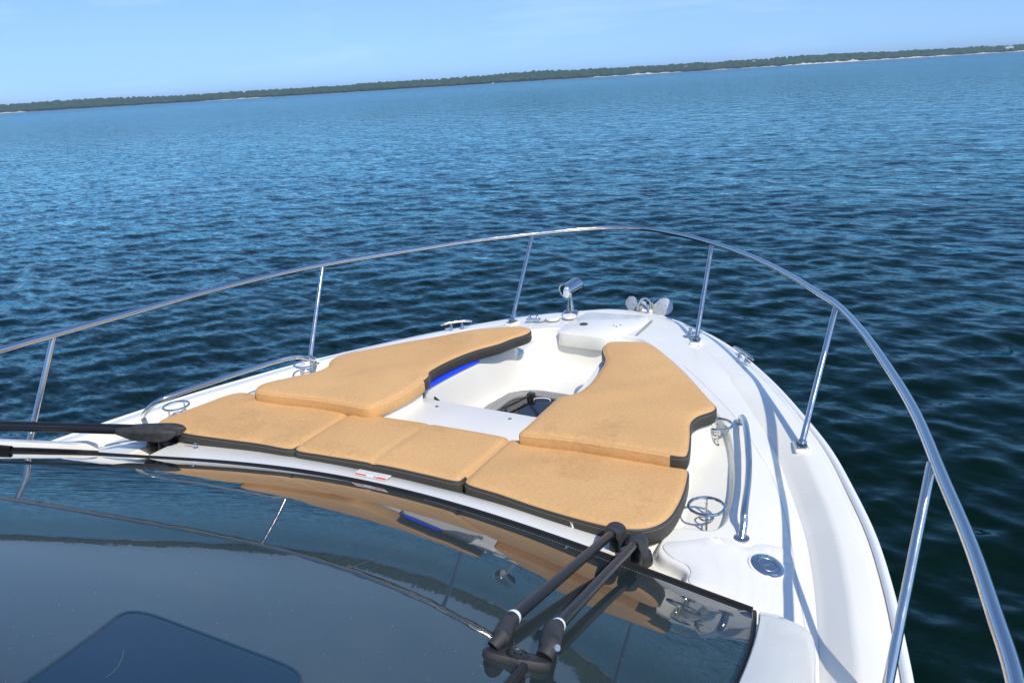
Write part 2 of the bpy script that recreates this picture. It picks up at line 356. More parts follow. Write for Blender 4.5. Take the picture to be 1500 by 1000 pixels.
# raised rim carrying the bow pads, on both sides of the well
for sgn in (1, -1):
    k = np.array(sorted([tuple(p) for p in WELL if sgn * p[0] > 0.1 and 2.675 < p[1] < 3.50], key=lambda p: p[1])); tg = np.gradient(k, axis=0); tg /= np.linalg.norm(tg, axis=1, keepdims=True)
    nn_ = np.stack([tg[:, 1], -tg[:, 0]], 1) * (-sgn); nn_ = nn_ * np.sign((nn_[:, :1] * sgn)) * 1.0; e = np.clip((3.50 - k[:, 1]) / 0.10, 0, 1)
    rows = [[(k[i, 0] + nn_[i, 0] * (d + .02 * (1 - e[i])), k[i, 1], z if z < PZ else PZ - .012 + (z - PZ + .012) * e[i]) for i in range(len(k))] for d, z in ((-0.036, FZ + .014), (-0.026, -0.175), (-0.017, -0.15), (-0.012, -0.10), (-0.007, -0.04), (-0.0045, 0.010), (-0.001, 0.040), (0.008, 0.054), (0.12, 0.054))]
    rows.append([(p[0], p[1], PZ) for p in rows[-1]])
    m_ = MB().add(*loft(rows, closed=False)); m_.add([r[0] for r in rows], [tuple(range(len(rows)))]); m_.build('pad_rim', CREAM, boat)
# crease in the side deck outside the bow pads
for sgn in (1, -1):
    pts = [D(*q) for q in ((1001, 535), (1030, 562), (1058, 590), (1086, 622), (1110, 660), (1132, 700), (1147, 745), (1160, 800), (1167, 850), (1176, 900), (1188, 960), (1196, 1010))]
    pts = [(sgn * x, y, z - 0.0004) for x, y, z in pts]
    MB().add(*tube(cr(pts, 6), 0.0015, 6)).build('deck_seam', mat('seam_sealant', (0.55, 0.55, 0.52), 0.6), boat)

# ---- coaming strip ahead of the windshield
GQ = (0.03323, 0.02785, -0.52377, -0.09646, 0.02351, -0.12593, 0.01691, -0.0702)     # fitted to what the glass mirrors
def _gz(x, u): return GQ[0] + GQ[1] * x + GQ[2] * u + GQ[3] * x * x + GQ[4] * x * u + GQ[5] * u * u + GQ[6] * x**4 + GQ[7] * u**3
def glass_z(x, y):
    u = y - 1.9; uc = max(u, -1.6); return _gz(x, uc) - 0.47 * (u - uc)
_fx = [-1.45, -1.40, -0.90, -0.55, -0.27, 0.0, 0.43, 0.85, 1.14, 1.34, 1.45]; _fy = [1.632, 1.648, 1.739, 1.786, 1.816, 1.832, 1.832, 1.816, 1.792, 1.762, 1.742]
_pf = np.polyfit(_fx, _fy, 4)
def front_y(x): return float(np.polyval(_pf, x))
# the pads' rear line and the gasket line, both surveyed
cx = np.linspace(-1.02, 0.95, 60); rows = []
for k in (0.0, 0.03, 0.3, 0.6, 0.95, 0.99, 1.0):
    row = []
    for x in cx:
        ya = 2.00 - 0.03 * x * x; yb_ = front_y(x) + 0.009; za = 0.008 - 0.014 * x * x; zb_ = glass_z(x, yb_ - .009) - 0.001
        z = za + (zb_ - za) * k + 0.010 * math.sin(math.pi * k) - (0.006 if k == 0 else 0) - (0.05 if k == 1.0 else 0); row.append((x, ya + (yb_ - ya) * k, z))
    rows.append(row)
co = MB().add(*loft([[(x, 2.002 - 0.03 * x * x, -0.036) for x in cx]] + rows, closed=False)); co.build('coaming', GEL, boat)

# ---- windshield
def half_w(y): return 1.345 + 0.115 * (1 - math.exp(-max(1.76 - y, 0) / 0.5))
xs = np.linspace(-1, 1, 90); vs = np.linspace(0, 1, 70); rows = []
for v in vs:
    row = []
    for s in xs:
        y1 = front_y(s * 1.345); y = y1 + (-0.15 - y1) * v; x = s * half_w(y); row.append((x, y, glass_z(x, y) if x > -1.5 else 0))
    rows.append(row)
ws = MB().add(*loft(rows, closed=False)).build('windshield', GLASS, boat)
fr_ = []
for s in np.linspace(-1, 1, 120):
    x = s * 1.345; fr_.append((x, front_y(x) + 0.004, glass_z(x, front_y(x)) + 0.000))
MB().add(*tube(fr_, 0.0065, 8)).build('gasket', RUBBER, ws)
fr2 = [(p[0] * 0.985, p[1] - 0.028, glass_z(p[0] * .985, p[1] - 0.028) + 0.0006) for p in fr_]
MB().add(*tube(fr2, 0.0022, 6)).build('trim_line', RUBBER, ws)
# dotted edge of the black band (small pale dots along the starboard half of the lower edge)
dots = MB()
for i, x in enumerate(np.arange(0.30, 1.27, 0.0075)):
    y = front_y(x) - 0.048; dots.add(*lathe([(0.0016, 0), (0.0016, 0.0004)], (x, y, glass_z(x, y) + 0.0006), (0, .4, .9), 5))
dots.build('dotted_band', mat('pale_dots', (0.40, 0.41, 0.40), 0.6), ws)
# darker blue rounded pane set in the glass
def rpoly(pts, r, n=6):
    out = []; m = len(pts); pts = [np.array(p, float) for p in pts]
    for i in range(m):
        a, b_, c_ = pts[i - 1], pts[i], pts[(i + 1) % m]; u_ = (a - b_) / np.linalg.norm(a - b_); w_ = (c_ - b_) / np.linalg.norm(c_ - b_)
        for k in range(n + 1):
            t = k / n; out.append((1 - t)**2 * (b_ + u_ * r) + 2 * t * (1 - t) * b_ + t * t * (b_ + w_ * r))
    return out
q = ccw(resample(rpoly([(0.672, 0.574), (0.950, 0.640), (1.36, 0.06), (1.14, -0.05)], 0.045), 0.012)); gz = lambda p: np.array([glass_z(a[0], a[1]) + 0.003 for a in p])
MB().add(*fill(q, gz, 0.05)).build('inset_pane', BLUEGLASS, ws)
MB().add(*tube([(a[0], a[1], glass_z(a[0], a[1]) + 0.002) for a in offset(q, 0.002)], 0.003, 6, True)).build('pane_seal', mat('pane_edge', (0.02, 0.05, 0.08), 0.4), ws)
# thin joints and scratches across the glass
JOINT = mat('glass_joint', (0.10, 0.125, 0.135), 0.5)
for pa, pb2, r_ in (((0.60, 1.355), (0.66, 1.03), 0.0006), ((0.80, 0.48), (0.86, 0.42), 0.0007)):
    MB().add(*tube([(pa[0] + (pb2[0] - pa[0]) * t + 0.006 * math.sin(3 * t), pa[1] + (pb2[1] - pa[1]) * t, glass_z(pa[0] + (pb2[0] - pa[0]) * t + .006 * math.sin(3 * t), pa[1] + (pb2[1] - pa[1]) * t) + (.0035 if r_ == .0007 and pa[0] == .8 else 0.0006)) for t in np.linspace(0, 1, 16)], r_, 5)).build('glass_line', JOINT, ws)
# ---- white fairings beside the windshield with their black frames
for sgn in (1, -1):
    ys = np.concatenate([np.linspace(1.745, 1.62, 9), np.linspace(1.55, -0.15, 26)]); rows = []; fr = []
    for i, y in enumerate(ys):
        xg = half_w(y) + 0.016; t = np.clip((1.745 - y) / 0.10, 0, 1) ** .5; z0 = max(glass_z(sgn * (half_w(y)), y), 0.0) + 0.030 * t
        w = (0.05 + 0.075 * t) * (1 if y > 1 else 1); r_ = []
        for dx, dz in ((0.0, -0.10), (0.0, -0.006), (0.004, 0.0), (0.02, 0.003), (w * .5, 0.004), (w * .85, -0.004), (w * .97, -0.014), (w * 1.02, -0.03)):
            r_.append((sgn * (xg + dx), y - (0.0 if i else 0), z0 + dz))
        r_.append((sgn * (xg + w * 1.08), y, -0.03)); r_.append((sgn * (xg + w * 1.1), y, -0.09)); rows.append(r_)
        fr.append((sgn * (xg - 0.008), y - 0.01, glass_z(sgn * half_w(y), y) + 0.010))
    m_ = MB().add(*loft(rows, closed=False)); m_.add(rows[0], [tuple(range(len(rows[0])))]); o = m_.build('side_fairing', GEL, boat)
    MB().add(*tube(fr, 0.0055, 8)).build('frame_seal', RUBBER, o)
# cabin roof behind the glass
rows = []
for y, dz in ((-0.13, 0.015), (-0.17, 0.045), (-0.4, 0.07), (-2.1, 0.10)):
    rows.append([(-1.53, y, -0.01)] + [(x, y, glass_z(x, -0.15) + dz) for x in np.linspace(-1.50, 1.50, 30)] + [(1.53, y, -0.01)])
rows = [[(p[0], p[1] , -0.02) for p in rows[0]]] + rows + [[(p[0], p[1], -0.02) for p in rows[-1]]]
MB().add(*loft(rows, closed=False)).build('cabin_roof', GEL, boat)

# ---- non-skid patch, filler cap and mouldings on the starboard side deck
npx = [(973, 801), (978, 796), (1000, 793), (1062, 788), (1084, 797), (1100, 797), (1114, 790), (1156, 790), (1160, 830), (1166, 868), (1168, 896), (1140, 890), (1112, 879), (1096, 880), (1050, 866), (1012, 853), (1014, 838), (1008, 827), (985, 815)]
for sgn in (1, -1):
    lp = ccw([(sgn * P(a, b, 0)[0], P(a, b, 0)[1]) for a, b in npx]); lp = ccw(resample(cr(list(lp), 5, True), 0.008))
    hz0 = deck_z(lp); m_ = MB().add(*loft([[(o_[i, 0], o_[i, 1], hz0[i] + z) for i in range(len(lp))] for o_, z in ((offset(lp, .006), -0.002), (offset(lp, .004), 0.003), (lp, 0.0045))])); m_.add(*fill(lp, lambda p: deck_z(p) + 0.0045, 0.04)); m_.build('nonskid_panel', SKID, boat)
# raised moulding behind the grab rail foot
fc = D(1123, 831)
e_ = 0.03; CN = Vector((-(deck_h(fc[0] + e_, fc[1]) - deck_h(fc[0] - e_, fc[1])) / (2 * e_), -(deck_h(fc[0], fc[1] + e_) - deck_h(fc[0], fc[1] - e_)) / (2 * e_), 1)).normalized()
cx_ = Vector((1, 0, 0)); cx_ = (cx_ - CN * cx_.dot(CN)).normalized(); cy_ = CN.cross(cx_); F0 = Vector(fc) + CN * 0.004
def C_(x, y, z): return F0 + cx_ * x + cy_ * y + CN * z
cap = MB().add(*lathe([(0.049, -0.006), (0.049, 0.005), (0.046, 0.0075), (0.033, 0.008), (0.032, 0.0065), (0.0, 0.0065)], F0, CN, 48)).build('filler_cap', CHROME, boat)
m_ = MB().add(*tube([C_(0.027 * math.cos(a), 0.027 * math.sin(a), 0.0075) for a in np.linspace(0, 2 * math.pi, 40)[:-1]], 0.0012, 5, True))
m_.add(*obox(C_(0, 0, 0.0075), 0.030, 0.003, 0.002, cx_ * .6 + cy_ * .8, CN))
for a in (35, 215): m_.add(*lathe([(0.003, 0), (0.003, 0.0012)], C_(0.015 * math.cos(R(a)), 0.015 * math.sin(R(a)), 0.007), CN, 8))
for a in (-60, -50, -40): m_.add(*obox(C_(0.039 * math.cos(R(a)), 0.039 * math.sin(R(a)), 0.0082), 0.006, 0.005, 0.001, cx_, CN))
m_.add(*lathe([(0.0025, 0), (0.0025, 0.001)], C_(-0.038, 0.004, 0.008), CN, 8))
m_.build('engraving', mat('engraved_mark', (0.30, 0.33, 0.36), 0.35, 0.7), cap)
MB().add(*lathe([(0.055, -0.006), (0.055, 0.0025), (0.048, 0.0045)], F0, CN, 48)).build('cap_flange', GEL, cap)

# ---- bow locker lid, vent, screws, hinge slot
lid = resample(cr([(-0.187, 3.775), (-0.165, 3.752), (-0.03, 3.745), (0.085, 3.745), (0.115, 3.765), (0.155, 3.82), (0.19, 3.86), (0.20, 4.17), (0.17, 4.195), (0.0, 4.185), (-0.16, 4.165), (-0.183, 4.14)], 5, True), 0.01)
lid = ccw(lid); m_ = MB().add(*step(lid, [(-0.02, -0.075), (-0.004, -0.073), (0.0, -0.068), (0.0, 0.000), (-0.0015, 0.004), (-0.005, 0.0065)])); m_.add(*fill(offset(lid, -0.005), lambda p: np.full(len(p), 0.0065)))
lidob = m_.build('locker_lid', GEL, boat)
v = P(855, 474, 0.01); MB().add(*lathe([(0.024, 0), (0.024, 0.002), (0.02, 0.003)], (v[0], v[1], 0.0075))).build('round_latch', DARKSLOT, lidob)
for a, b in ((899, 476), (903, 477.5), (909, 475.5)):
    v = P(a, b, 0.01); MB().add(*lathe([(0.005, 0), (0.004, 0.002)], (v[0], v[1], 0.0072), n=10)).build('screw', DARKSLOT, lidob)
a, b = P(932, 492, 0), P(955, 470, 0)
MB().add(*obox(((a[0] + b[0]) / 2, (a[1] + b[1]) / 2, 0.002), math.dist(a, b), 0.012, 0.006, (b[0] - a[0], b[1] - a[1], 0))).build('drain_slot', mat('slot_grey', (0.30, 0.31, 0.30), 0.5), boat)

# ---- step panel ahead of the rear pads
sp = rrect(-0.345, 2.20, 0.345, 2.672, 0.02); sp = ccw(resample(sp, 0.012))
m_ = MB().add(*step(sp, [(0.0, -0.030), (0.0, 0.0), (-0.002, 0.004), (-0.006, 0.006)])); m_.add(*fill(offset(sp, -0.006), lambda p: np.full(len(p), 0.006)))
spo = m_.build('step_panel', SKID, boat)
for a, b in ((640, 596), (747, 614)):
    v = P(a, b, 0.006); MB().add(*lathe([(0.008, 0), (0.008, 0.003), (0.005, 0.006), (0.0, 0.006)], (v[0], v[1], 0.006), n=14)).build('snap_stud', CHROME, spo)
a, b = P(632, 567, 0.0), P(643, 584, -0.02)
MB().add(*tube(cr([(a[0], a[1] - 0.01, -0.012), (a[0] + 0.03, a[1] - 0.04, -0.02), (b[0], b[1], -0.032)], 5), 0.006, 6)).build('panel_gap', RUBBER, spo)

# ---- hatch in the well floor
def frame(lo, li, z0, z1):
    return loft([with_z(lo, z0), with_z(lo, z1 - 0.003), with_z(offset(lo, -0.004), z1), with_z(offset(li, 0.003), z1), with_z(li, z1 - 0.003), with_z(li, z0)])
def hl(w): return ccw(resample(rrect(-0.272 + w, 2.70 + w, 0.272 - w, 3.38 - w, max(0.19 - w, 0.05), 12), 0.012))
hf = MB()
a0 = hl(0); n0 = len(a0)
def hl2(w): return offset(a0, -w)
hf.add(*loft([with_z(hl2(0), FZ - 0.002), with_z(hl2(0), FZ + 0.010), with_z(hl2(0.004), FZ + 0.013), with_z(hl2(0.020), FZ + 0.013), with_z(hl2(0.022), FZ + 0.008), with_z(hl2(0.026), FZ + 0.008),
              with_z(hl2(0.028), FZ + 0.016), with_z(hl2(0.040), FZ + 0.016), with_z(hl2(0.043), FZ + 0.010), with_z(hl2(0.058), FZ + 0.010), with_z(hl2(0.060), FZ + 0.017), with_z(hl2(0.078), FZ + 0.017), with_z(hl2(0.080), FZ + 0.006)]))
hfo = hf.build('deck_hatch', GREYF, boat)
MB().add(*fill(hl2(0.079), lambda p: np.full(len(p), FZ + 0.009))).build('hatch_pane', DARKGLASS, hfo)
A, B = P(778, 578, FZ + 0.03), P(737, 598, FZ + 0.03)
m_ = MB().add(*tube([A, B], 0.006, 10)).add(*lathe([(0.018, 0), (0.018, 0.014), (0.012, 0.02)], (B[0], B[1], FZ + 0.012))).add(*obox((A[0], A[1], FZ + 0.024), 0.035, 0.03, 0.03))
m_.build('hatch_strut', BLACK, hfo, bevel=0.0)
A, B = P(782, 583, FZ + 0.02), P(806, 584, FZ + 0.02)
m_ = MB().add(*tube(cr([(A[0], A[1], FZ + 0.008), (A[0] + .004, A[1], FZ + 0.018), (B[0] - .004, B[1], FZ + 0.018), (B[0], B[1], FZ + 0.008)], 5), 0.0025, 8)).build('hatch_handle', WHITEP, hfo)

# ---- blue light strip under the port pad, along the port rim of the well
k = [p for p in WELL if p[0] < -0.1 and 2.70 < p[1] < 3.10]; k = sorted(k, key=lambda p: p[1])
kk = np.array(k); nrm_ = np.gradient(kk, axis=0); nrm_ /= np.linalg.norm(nrm_, axis=1, keepdims=True)
ins = kk + np.stack([nrm_[:, 1], -nrm_[:, 0]], 1) * 0.012
rows = [[(p[0] - .02, p[1], 0.054) for p in ins], [(p[0] - .001, p[1], 0.054) for p in ins], [(p[0] + .002, p[1], 0.050) for p in ins], [(p[0] + .002, p[1], 0.040) for p in ins], [(p[0] - .02, p[1], 0.037) for p in ins]]
bs_rows = rows
MB().add(*loft(rows, closed=False)).build('light_strip', BLUEL, boat)

# ---- cleats, fairleads, round caps
def cleat(a, b, z):
    a = Vector(a); b = Vector(b); d = (b - a); n = d.normalized(); c = (a + b) / 2; Ln = d.length
    m_ = MB().add(*tube(cr([a + Vector((0, 0, 0.028)), a + d * .12 + Vector((0, 0, .034)), c + Vector((0, 0, .037)), b - d * .12 + Vector((0, 0, .034)), b + Vector((0, 0, .028))], 5),
                        [0.004] + [0.006] * 3 + [0.0075] * 13 + [0.006] * 3 + [0.004], 10))
    for s in (-.17, .17):
        q = c + d * s; m_.add(*tube([q + Vector((0, 0, -.004)), q + Vector((0, 0, .004)), q + Vector((0, 0, .035))], [.013, .009, .006], 10))
        q2 = c + d * (s * 2.2); m_.add(*tube([q + Vector((0, 0, .004)), q2 + Vector((0, 0, .002))], [.007, .004], 8))
    return m_.build('mooring_cleat', CHROME, boat)
cleat(P(646, 483, 0.0), P(692, 477, 0.0), 0.03)
cleat(P(1074, 516, -0.010), P(1103, 535, -0.014), 0.03)
for px in ((776, 469), (1011, 489)):
    c = Vector(P(*px, 0.01)); m_ = MB()
    m_.add(*lathe([(0.016, 0), (0.014, 0.01), (0.008, 0.022), (0.011, 0.03), (0.0, 0.034)], c, n=14)).add(*lathe([(0.014, 0), (0.012, 0.012), (0.006, 0.02), (0.009, 0.028), (0.0, 0.03)], c + Vector((0.038, 0.022, 0)), n=14))
    m_.add(*obox(c + Vector((0.019, 0.011, 0.004)), 0.085, 0.028, 0.008, (0.86, 0.5, 0))); m_.build('bow_fairlead', CHROME, boat)
for px in ((809, 467), (834, 464)):
    c = P(*px, 0.006); o = MB().add(*lathe([(0.042, -0.004), (0.042, 0.006), (0.038, 0.010), (0.0, 0.012)], c, n=32)).build('round_cover', GEL, boat)
    MB().add(*lathe([(0.0435, 0), (0.0435, 0.003), (0.0425, 0.004)], (c[0], c[1], 0.0), n=32)).build('cover_ring', mat('cover_ring_metal', (0.25, 0.25, 0.22), 0.4, .5), o)  # narrow grey half-metallic ring around the foot of each cover
# cord beside the covers
MB().add(*tube(cr([P(782, 472, 0.004), P(790, 472, 0.004), P(798, 470, 0.004), P(806, 469, 0.004)], 4), 0.003, 6)).build('cord', STITCH, boat)

# ---- cup rings
def ring(px, zr):
    c = Vector(P(px[0], px[1], zr)); rr_ = 0.056; o = node('cup_ring', boat)
    MB().add(*tube([c + Vector((rr_ * math.cos(a), rr_ * math.sin(a), 0)) for a in np.linspace(0, 2 * math.pi, 41)[:-1]], 0.0052, 8, True)).build('hoop', CHROME, o)
    for a in (106, 286):
        e = c + Vector((rr_ * math.cos(R(a)), rr_ * math.sin(R(a)), 0)); MB().add(*tube([e, (e.x * .999, e.y, PZ)], 0.0042, 8)).add(*lathe([(0.009, 0), (0.008, 0.003), (0.004, 0.005)], (e.x, e.y, PZ), n=12)).build('leg', CHROME, o)
    m_ = MB().add(*tube([c + Vector((0.022 * math.cos(a), 0.022 * math.sin(a), -0.040)) for a in np.linspace(0, 2 * math.pi, 25)[:-1]], 0.003, 6, True))
    for a in (106, 286): m_.add(*tube([c + Vector((0.02 * math.cos(R(a)), 0.02 * math.sin(R(a)), -0.040)), c + Vector((rr_ * math.cos(R(a)), rr_ * math.sin(R(a)), -0.040))], 0.003, 6))
    m_.build('cup_rest', CHROME, o); return o
for px in ((258, 594), (447, 533), (1035, 741), (1051, 621)): ring(px, 0.028)

# ---- grab rails
def grab(pts, name='grab_rail'):
    p = cr(pts, 10); o = MB().add(*tube(p, 0.0118, 16)).build(name, CHROME, boat)
    for e in (pts[0], pts[-1]): MB().add(*lathe([(0.024, -0.001), (0.024, 0.003), (0.018, 0.005)], (e[0], e[1], deck_h(e[0], e[1])), n=24)).build('rail_foot', CHROME, o)
gz_ = 0.055
f0 = D(1086, 788); f1 = D(1084, 621)
grab([(f0[0], f0[1], f0[2] - 0.003), (f0[0] - .002, f0[1] + .035, 0.024), P(1090, 752, 0.046), P(1096, 700, gz_), P(1096, 655, gz_), P(1091, 618, 0.046), (f1[0], f1[1] + .012, 0.012), (f1[0] - .002, f1[1] + .005, f1[2] - 0.003)])
zp = 0.11
f0 = D(209, 612); f1 = D(462, 532)
grab([f0, P(214, 603, 0.05), P(225, 592, 0.09), P(245, 582, zp), P(320, 556, zp), P(400, 530.5, zp), P(432, 523, zp), P(448, 524, zp - .015), P(459, 529, 0.04), f1])

# ---- bow rail
hr = 0.43927
rpx = [(0, 513), (80, 490), (200, 456), (300, 428), (400, 403), (473, 388), (600, 367), (700, 352), (780, 343), (850, 336), (905, 333), (945, 335), (990, 342.5), (1043, 356), (1100, 376), (1150, 400), (1200, 430), (1225, 446), (1260, 482), (1300, 537), (1340, 603), (1381, 700), (1423, 800), (1457, 900), (1488, 1000)]
rp = [P(a, b, hr) for a, b in rpx]
rp = [(-1.60, -2.0, 0.42), (-1.60, -0.5, 0.44), (-1.61, 0.6, hr), (-1.615, 1.2, hr)] + rp + [(1.865, 0.9, hr), (1.87, 0.3, hr), (1.86, -0.6, 0.44), (1.85, -2.0, 0.42)]
rail = MB().add(*tube(cr(rp, 8), 0.0142, 16)).build('bow_rail', CHROME, boat)
def post(foot, top, pad=0.012):
    f = Vector(foot); t = Vector(top); o = MB().add(*tube([f, t], 0.0118, 14))
    d = Vector((t.x - f.x, t.y - f.y, 0)).normalized()
    o.add(*lathe([(0.019, 0.004), (0.017, 0.016), (0.0135, 0.02)], f, (t - f), n=18)); ob = o.build('stanchion', CHROME, rail)
    MB().add(*obox((f.x, f.y, f.z), 0.070, 0.042, 0.006, (f.y * .2 - .9, 1, 0) if f.x > 0 else (.9 - f.y * .2, 1, 0))).build('post_base', CHROME, rail, bevel=0.004)
    ax_ = Vector((f.y * .2 - .9, 1, 0) if f.x > 0 else (.9 - f.y * .2, 1, 0)).normalized(); sx_ = Vector((-ax_.y, ax_.x, 0)); sm_ = MB()
    for i_, j_ in ((-1, -1), (1, -1), (1, 1), (-1, 1)): MB().add(*lathe([(0.0038, 0.002), (0.0032, 0.0042), (0.0, 0.0045)], f + ax_ * (.027 * i_) + sx_ * (.0145 * j_), n=10)).build('screw', GREYF, rail)
    MB().add(*obox((f.x, f.y, f.z - 0.011), 0.088, 0.056, 0.018, (f.y * .2 - .9, 1, 0) if f.x > 0 else (.9 - f.y * .2, 1, 0))).build('post_pad', GEL, rail, bevel=0.008)
tz = hr - 0.005
for f, t in (((39, 664), (79, 491)), ((454, 526), (473, 389)), ((750, 471), (780, 344)), ((1020, 498), (1043, 357)), ((1174, 651), (1225, 448))):
    post(P(*f, {39: -0.02, 454: -0.02, 1174: -0.018}.get(f[0], 0.006)), P(*t, tz))
post(P(1290, 1055, -0.012), P(1365, 678, tz)); post((1.745, 0.35, -0.012), (1.87, 0.6, tz)); post((-1.72, 0.35, -0.012), (-1.61, 0.6, tz))

# ---- searchlight at the bow
sb = P(836, 459, 0.0); so = node('searchlight', boat)
yy = sb[1]; hc = Vector(PY(826.5, 427.5, yy - 0.02)); he = Vector(PY(848, 415, yy + 0.09))
ax = (he - hc).normalized()
m_ = MB().add(*lathe([(0.048, -0.002), (0.048, 0.008), (0.040, 0.016), (0.026, 0.022), (0.022, 0.05), (0.014, 0.09), (0.012, 0.12)], (sb[0], sb[1], 0.0), n=24)); m_.build('lamp_base', CHROME, so)
mid = hc + ax * 0.04
MB().add(*tube([(sb[0], sb[1], 0.10), (mid.x, mid.y, mid.z - 0.03)], [0.012, 0.010], 12)).build('lamp_stem', CHROME, so)
MB().add(*lathe([(0.040, 0.004), (0.046, 0.0), (0.048, 0.004), (0.048, 0.016), (0.045, 0.02), (0.044, 0.110), (0.039, 0.124), (0.020, 0.132), (0.0, 0.134)], hc, ax, 36)).build('lamp_housing', CHROME, so)
MB().add(*lathe([(0.0, -0.002), (0.02, -0.0012), (0.041, 0.003), (0.041, 0.006)], hc, ax, 32)).build('lamp_lens', LENS, so)

# ---- wipers
def hood(pts, r):                       # rubber hood tapering around the arm root
    return MB().add(*tube(cr(pts, 5), r, 16))
def cap_hood(p, d, w, ln, parent, drop=0.040):
    """rubber cap over the arm root: arched top, side flaps hanging down"""
    d = Vector(d).normalized(); s_ = d.cross(Vector((0, 0, 1))).normalized(); u_ = s_.cross(d); rows = []
    for t in np.linspace(0, 1, 16):
        x = -ln * .62 + ln * t; k = math.sqrt(max(1 - ((0.30 - t) / 0.30) ** 2, 0.02)) if t < .30 else 1.0 - 0.42 * ((t - .30) / .70) ** 1.4
        ww = w * k; dr = drop * (k if t < .3 else 1.0 - 0.75 * max((t - .72) / .28, 0)) ; row = []
        for a in np.linspace(0, math.pi, 13): row.append(Vector(p) + d * x + s_ * (ww * math.cos(a)) + u_ * (ww * 0.80 * math.sin(a)))
        row = [Vector(p) + d * x + s_ * ww * 1.03 - u_ * dr] + row + [Vector(p) + d * x - s_ * ww * 1.03 - u_ * dr]
        row += [q - (q - (Vector(p) + d * x)).normalized() * 0.003 for q in row[::-1]]
        rows.append(row)
    m = MB().add(*loft(rows)); n = len(rows[0]); m.add(rows[0], [tuple(range(n))]); m.add(rows[-1], [tuple(range(n))]); return m.build('arm_cover', HOOD, parent)
# starboard pantograph wiper
wb = node('windshield_wiper', boat)
E1 = Vector(P(753, 903, 0.365)); E2 = Vector(P(818, 915, 0.345)); H1 = Vector(P(899, 779, 0.095)); H2 = Vector(P(931, 794, 0.085))
for Hh, E in ((H1, E1), (H2, E2)):
    d = (E - Hh).normalized(); MB().add(*tube([Hh + d * 0.01, E], 0.0125, 14)).build('arm', ROD, wb)
    cap_hood(Hh, d, 0.031, 0.090, wb)
    MB().add(*lathe([(0.016, -0.075), (0.016, 0.0)], Hh - d * 0.012, n=16)).build('pivot_pin', BLACK, wb)
for px, rr_ in (((938, 826), 0.030), ((907, 812), 0.028)):
    c = P(*px, PZ); c = (c[0] , c[1] + 0.012, PZ)
    MB().add(*lathe([(rr_ * 1.12, 0), (rr_ * 1.12, 0.012), (rr_, 0.014), (rr_, 0.022), (rr_ * 1.05, 0.024), (rr_ * .95, 0.036), (rr_ * .6, 0.05), (rr_ * .5, 0.06)], c, n=28)).build('pivot_base', BLACK, wb)
d1 = (E1 - H1).normalized(); d2 = (E2 - H2).normalized()
for E, d in ((E1, d1), (E2, d2)):
    MB().add(*lathe([(0.0135, -0.004), (0.0150, 0.0), (0.0150, 0.006), (0.0135, 0.009)], E, d, 18)).build('collar', WHITEP, wb)
K1 = Vector(P(722, 947, 0.405)); K2 = Vector(P(797, 962, 0.385))
MB().add(*tube(cr([E1 + d1 * .008, E1 + d1 * .03 + Vector((0, 0, -.004)), K1 + Vector((0.004, 0.02, .006)), K1], 6), [0.0150] * 6 + [0.0165] * 7 + [0.012] * 6, 14)).build('knuckle', HOOD, wb)
MB().add(*tube(cr([E2 + d2 * .008, E2 + d2 * .03, K2 + Vector((0.0, 0.02, .006)), K2], 6), [0.0150] * 6 + [0.020] * 7 + [0.016] * 6, 14)).build('knuckle', HOOD, wb)
m_ = MB().add(*lathe([(0.0, 0.004), (0.006, 0.004), (0.007, 0.0)], K2 + Vector((0.016, 0.018, 0.012)), (0.8, -0.3, 0.5), 14)); m_.build('rivet', mat('pale_rivet', (0.35, 0.38, 0.42), 0.3, .6), wb)
mid = (K1 + K2) / 2 + Vector((0.0, -0.006, -0.008)); aw = (K2 - K1).normalized()
lp = []
for a in np.linspace(0, 2 * math.pi, 36)[:-1]:
    ca, sa = math.cos(a), math.sin(a); lp.append((ca * 0.062, sa * (0.026 + 0.004 * math.cos(2 * a))))
yv = Vector((0, 0, 1)).cross(aw); upv = Vector((0, .38, .92)); upv = (upv - aw * upv.dot(aw)).normalized(); yv = upv.cross(aw)
rows = [[mid + aw * a + yv * b + upv * zz for a, b in [(x * k, y * k) for x, y in lp]] for k, zz in ((0.9, -0.012), (1.0, -0.008), (1.0, 0.002), (0.93, 0.006), (0.0, 0.006))]
MB().add(*loft(rows)).build('link_plate', HOOD, wb)
MB().add(*lathe([(0.021, 0), (0.021, 0.004), (0.016, 0.006), (0.015, 0.004), (0.008, 0.004), (0.008, 0.007), (0.0, 0.007)], mid + upv * 0.005, upv, 26)).build('pivot_disc', BLACK, wb)
cl = mid + Vector((0.012, -0.05, -0.012))
MB().add(*obox(cl, 0.062, 0.075, 0.045, aw, upv)).build('blade_clamp', BLACK, wb, bevel=0.009)
MB().add(*lathe([(0.010, 0), (0.010, 0.006), (0.006, 0.009), (0, 0.009)], cl + upv * 0.018 + aw * 0.024, upv, 16)).build('clamp_bolt', HOOD, wb)
B0 = (1.14, 1.10); B1 = (1.02, 0.15); bl = MB()
pb = [Vector((B0[0] + (B1[0] - B0[0]) * t, B0[1] + (B1[1] - B0[1]) * t, 0)) for t in np.linspace(0, 1, 14)]
B0 = cl + Vector((0.02, 0.02, 0)); B1 = cl + Vector((0.16, -0.60, 0)); pb = [B0.lerp(B1, t) for t in np.linspace(0, 1, 14)]
rowz = []
for p in pb:
    z = glass_z(p.x, p.y); rowz.append([(p.x - .004, p.y, z + .003), (p.x - .008, p.y, z + .012), (p.x - .005, p.y, z + .022), (p.x + .005, p.y, z + .022), (p.x + .008, p.y, z + .012), (p.x + .004, p.y, z + .003)])
bl.add(*loft(rowz)); bl.build('blade', RUBBER, wb)
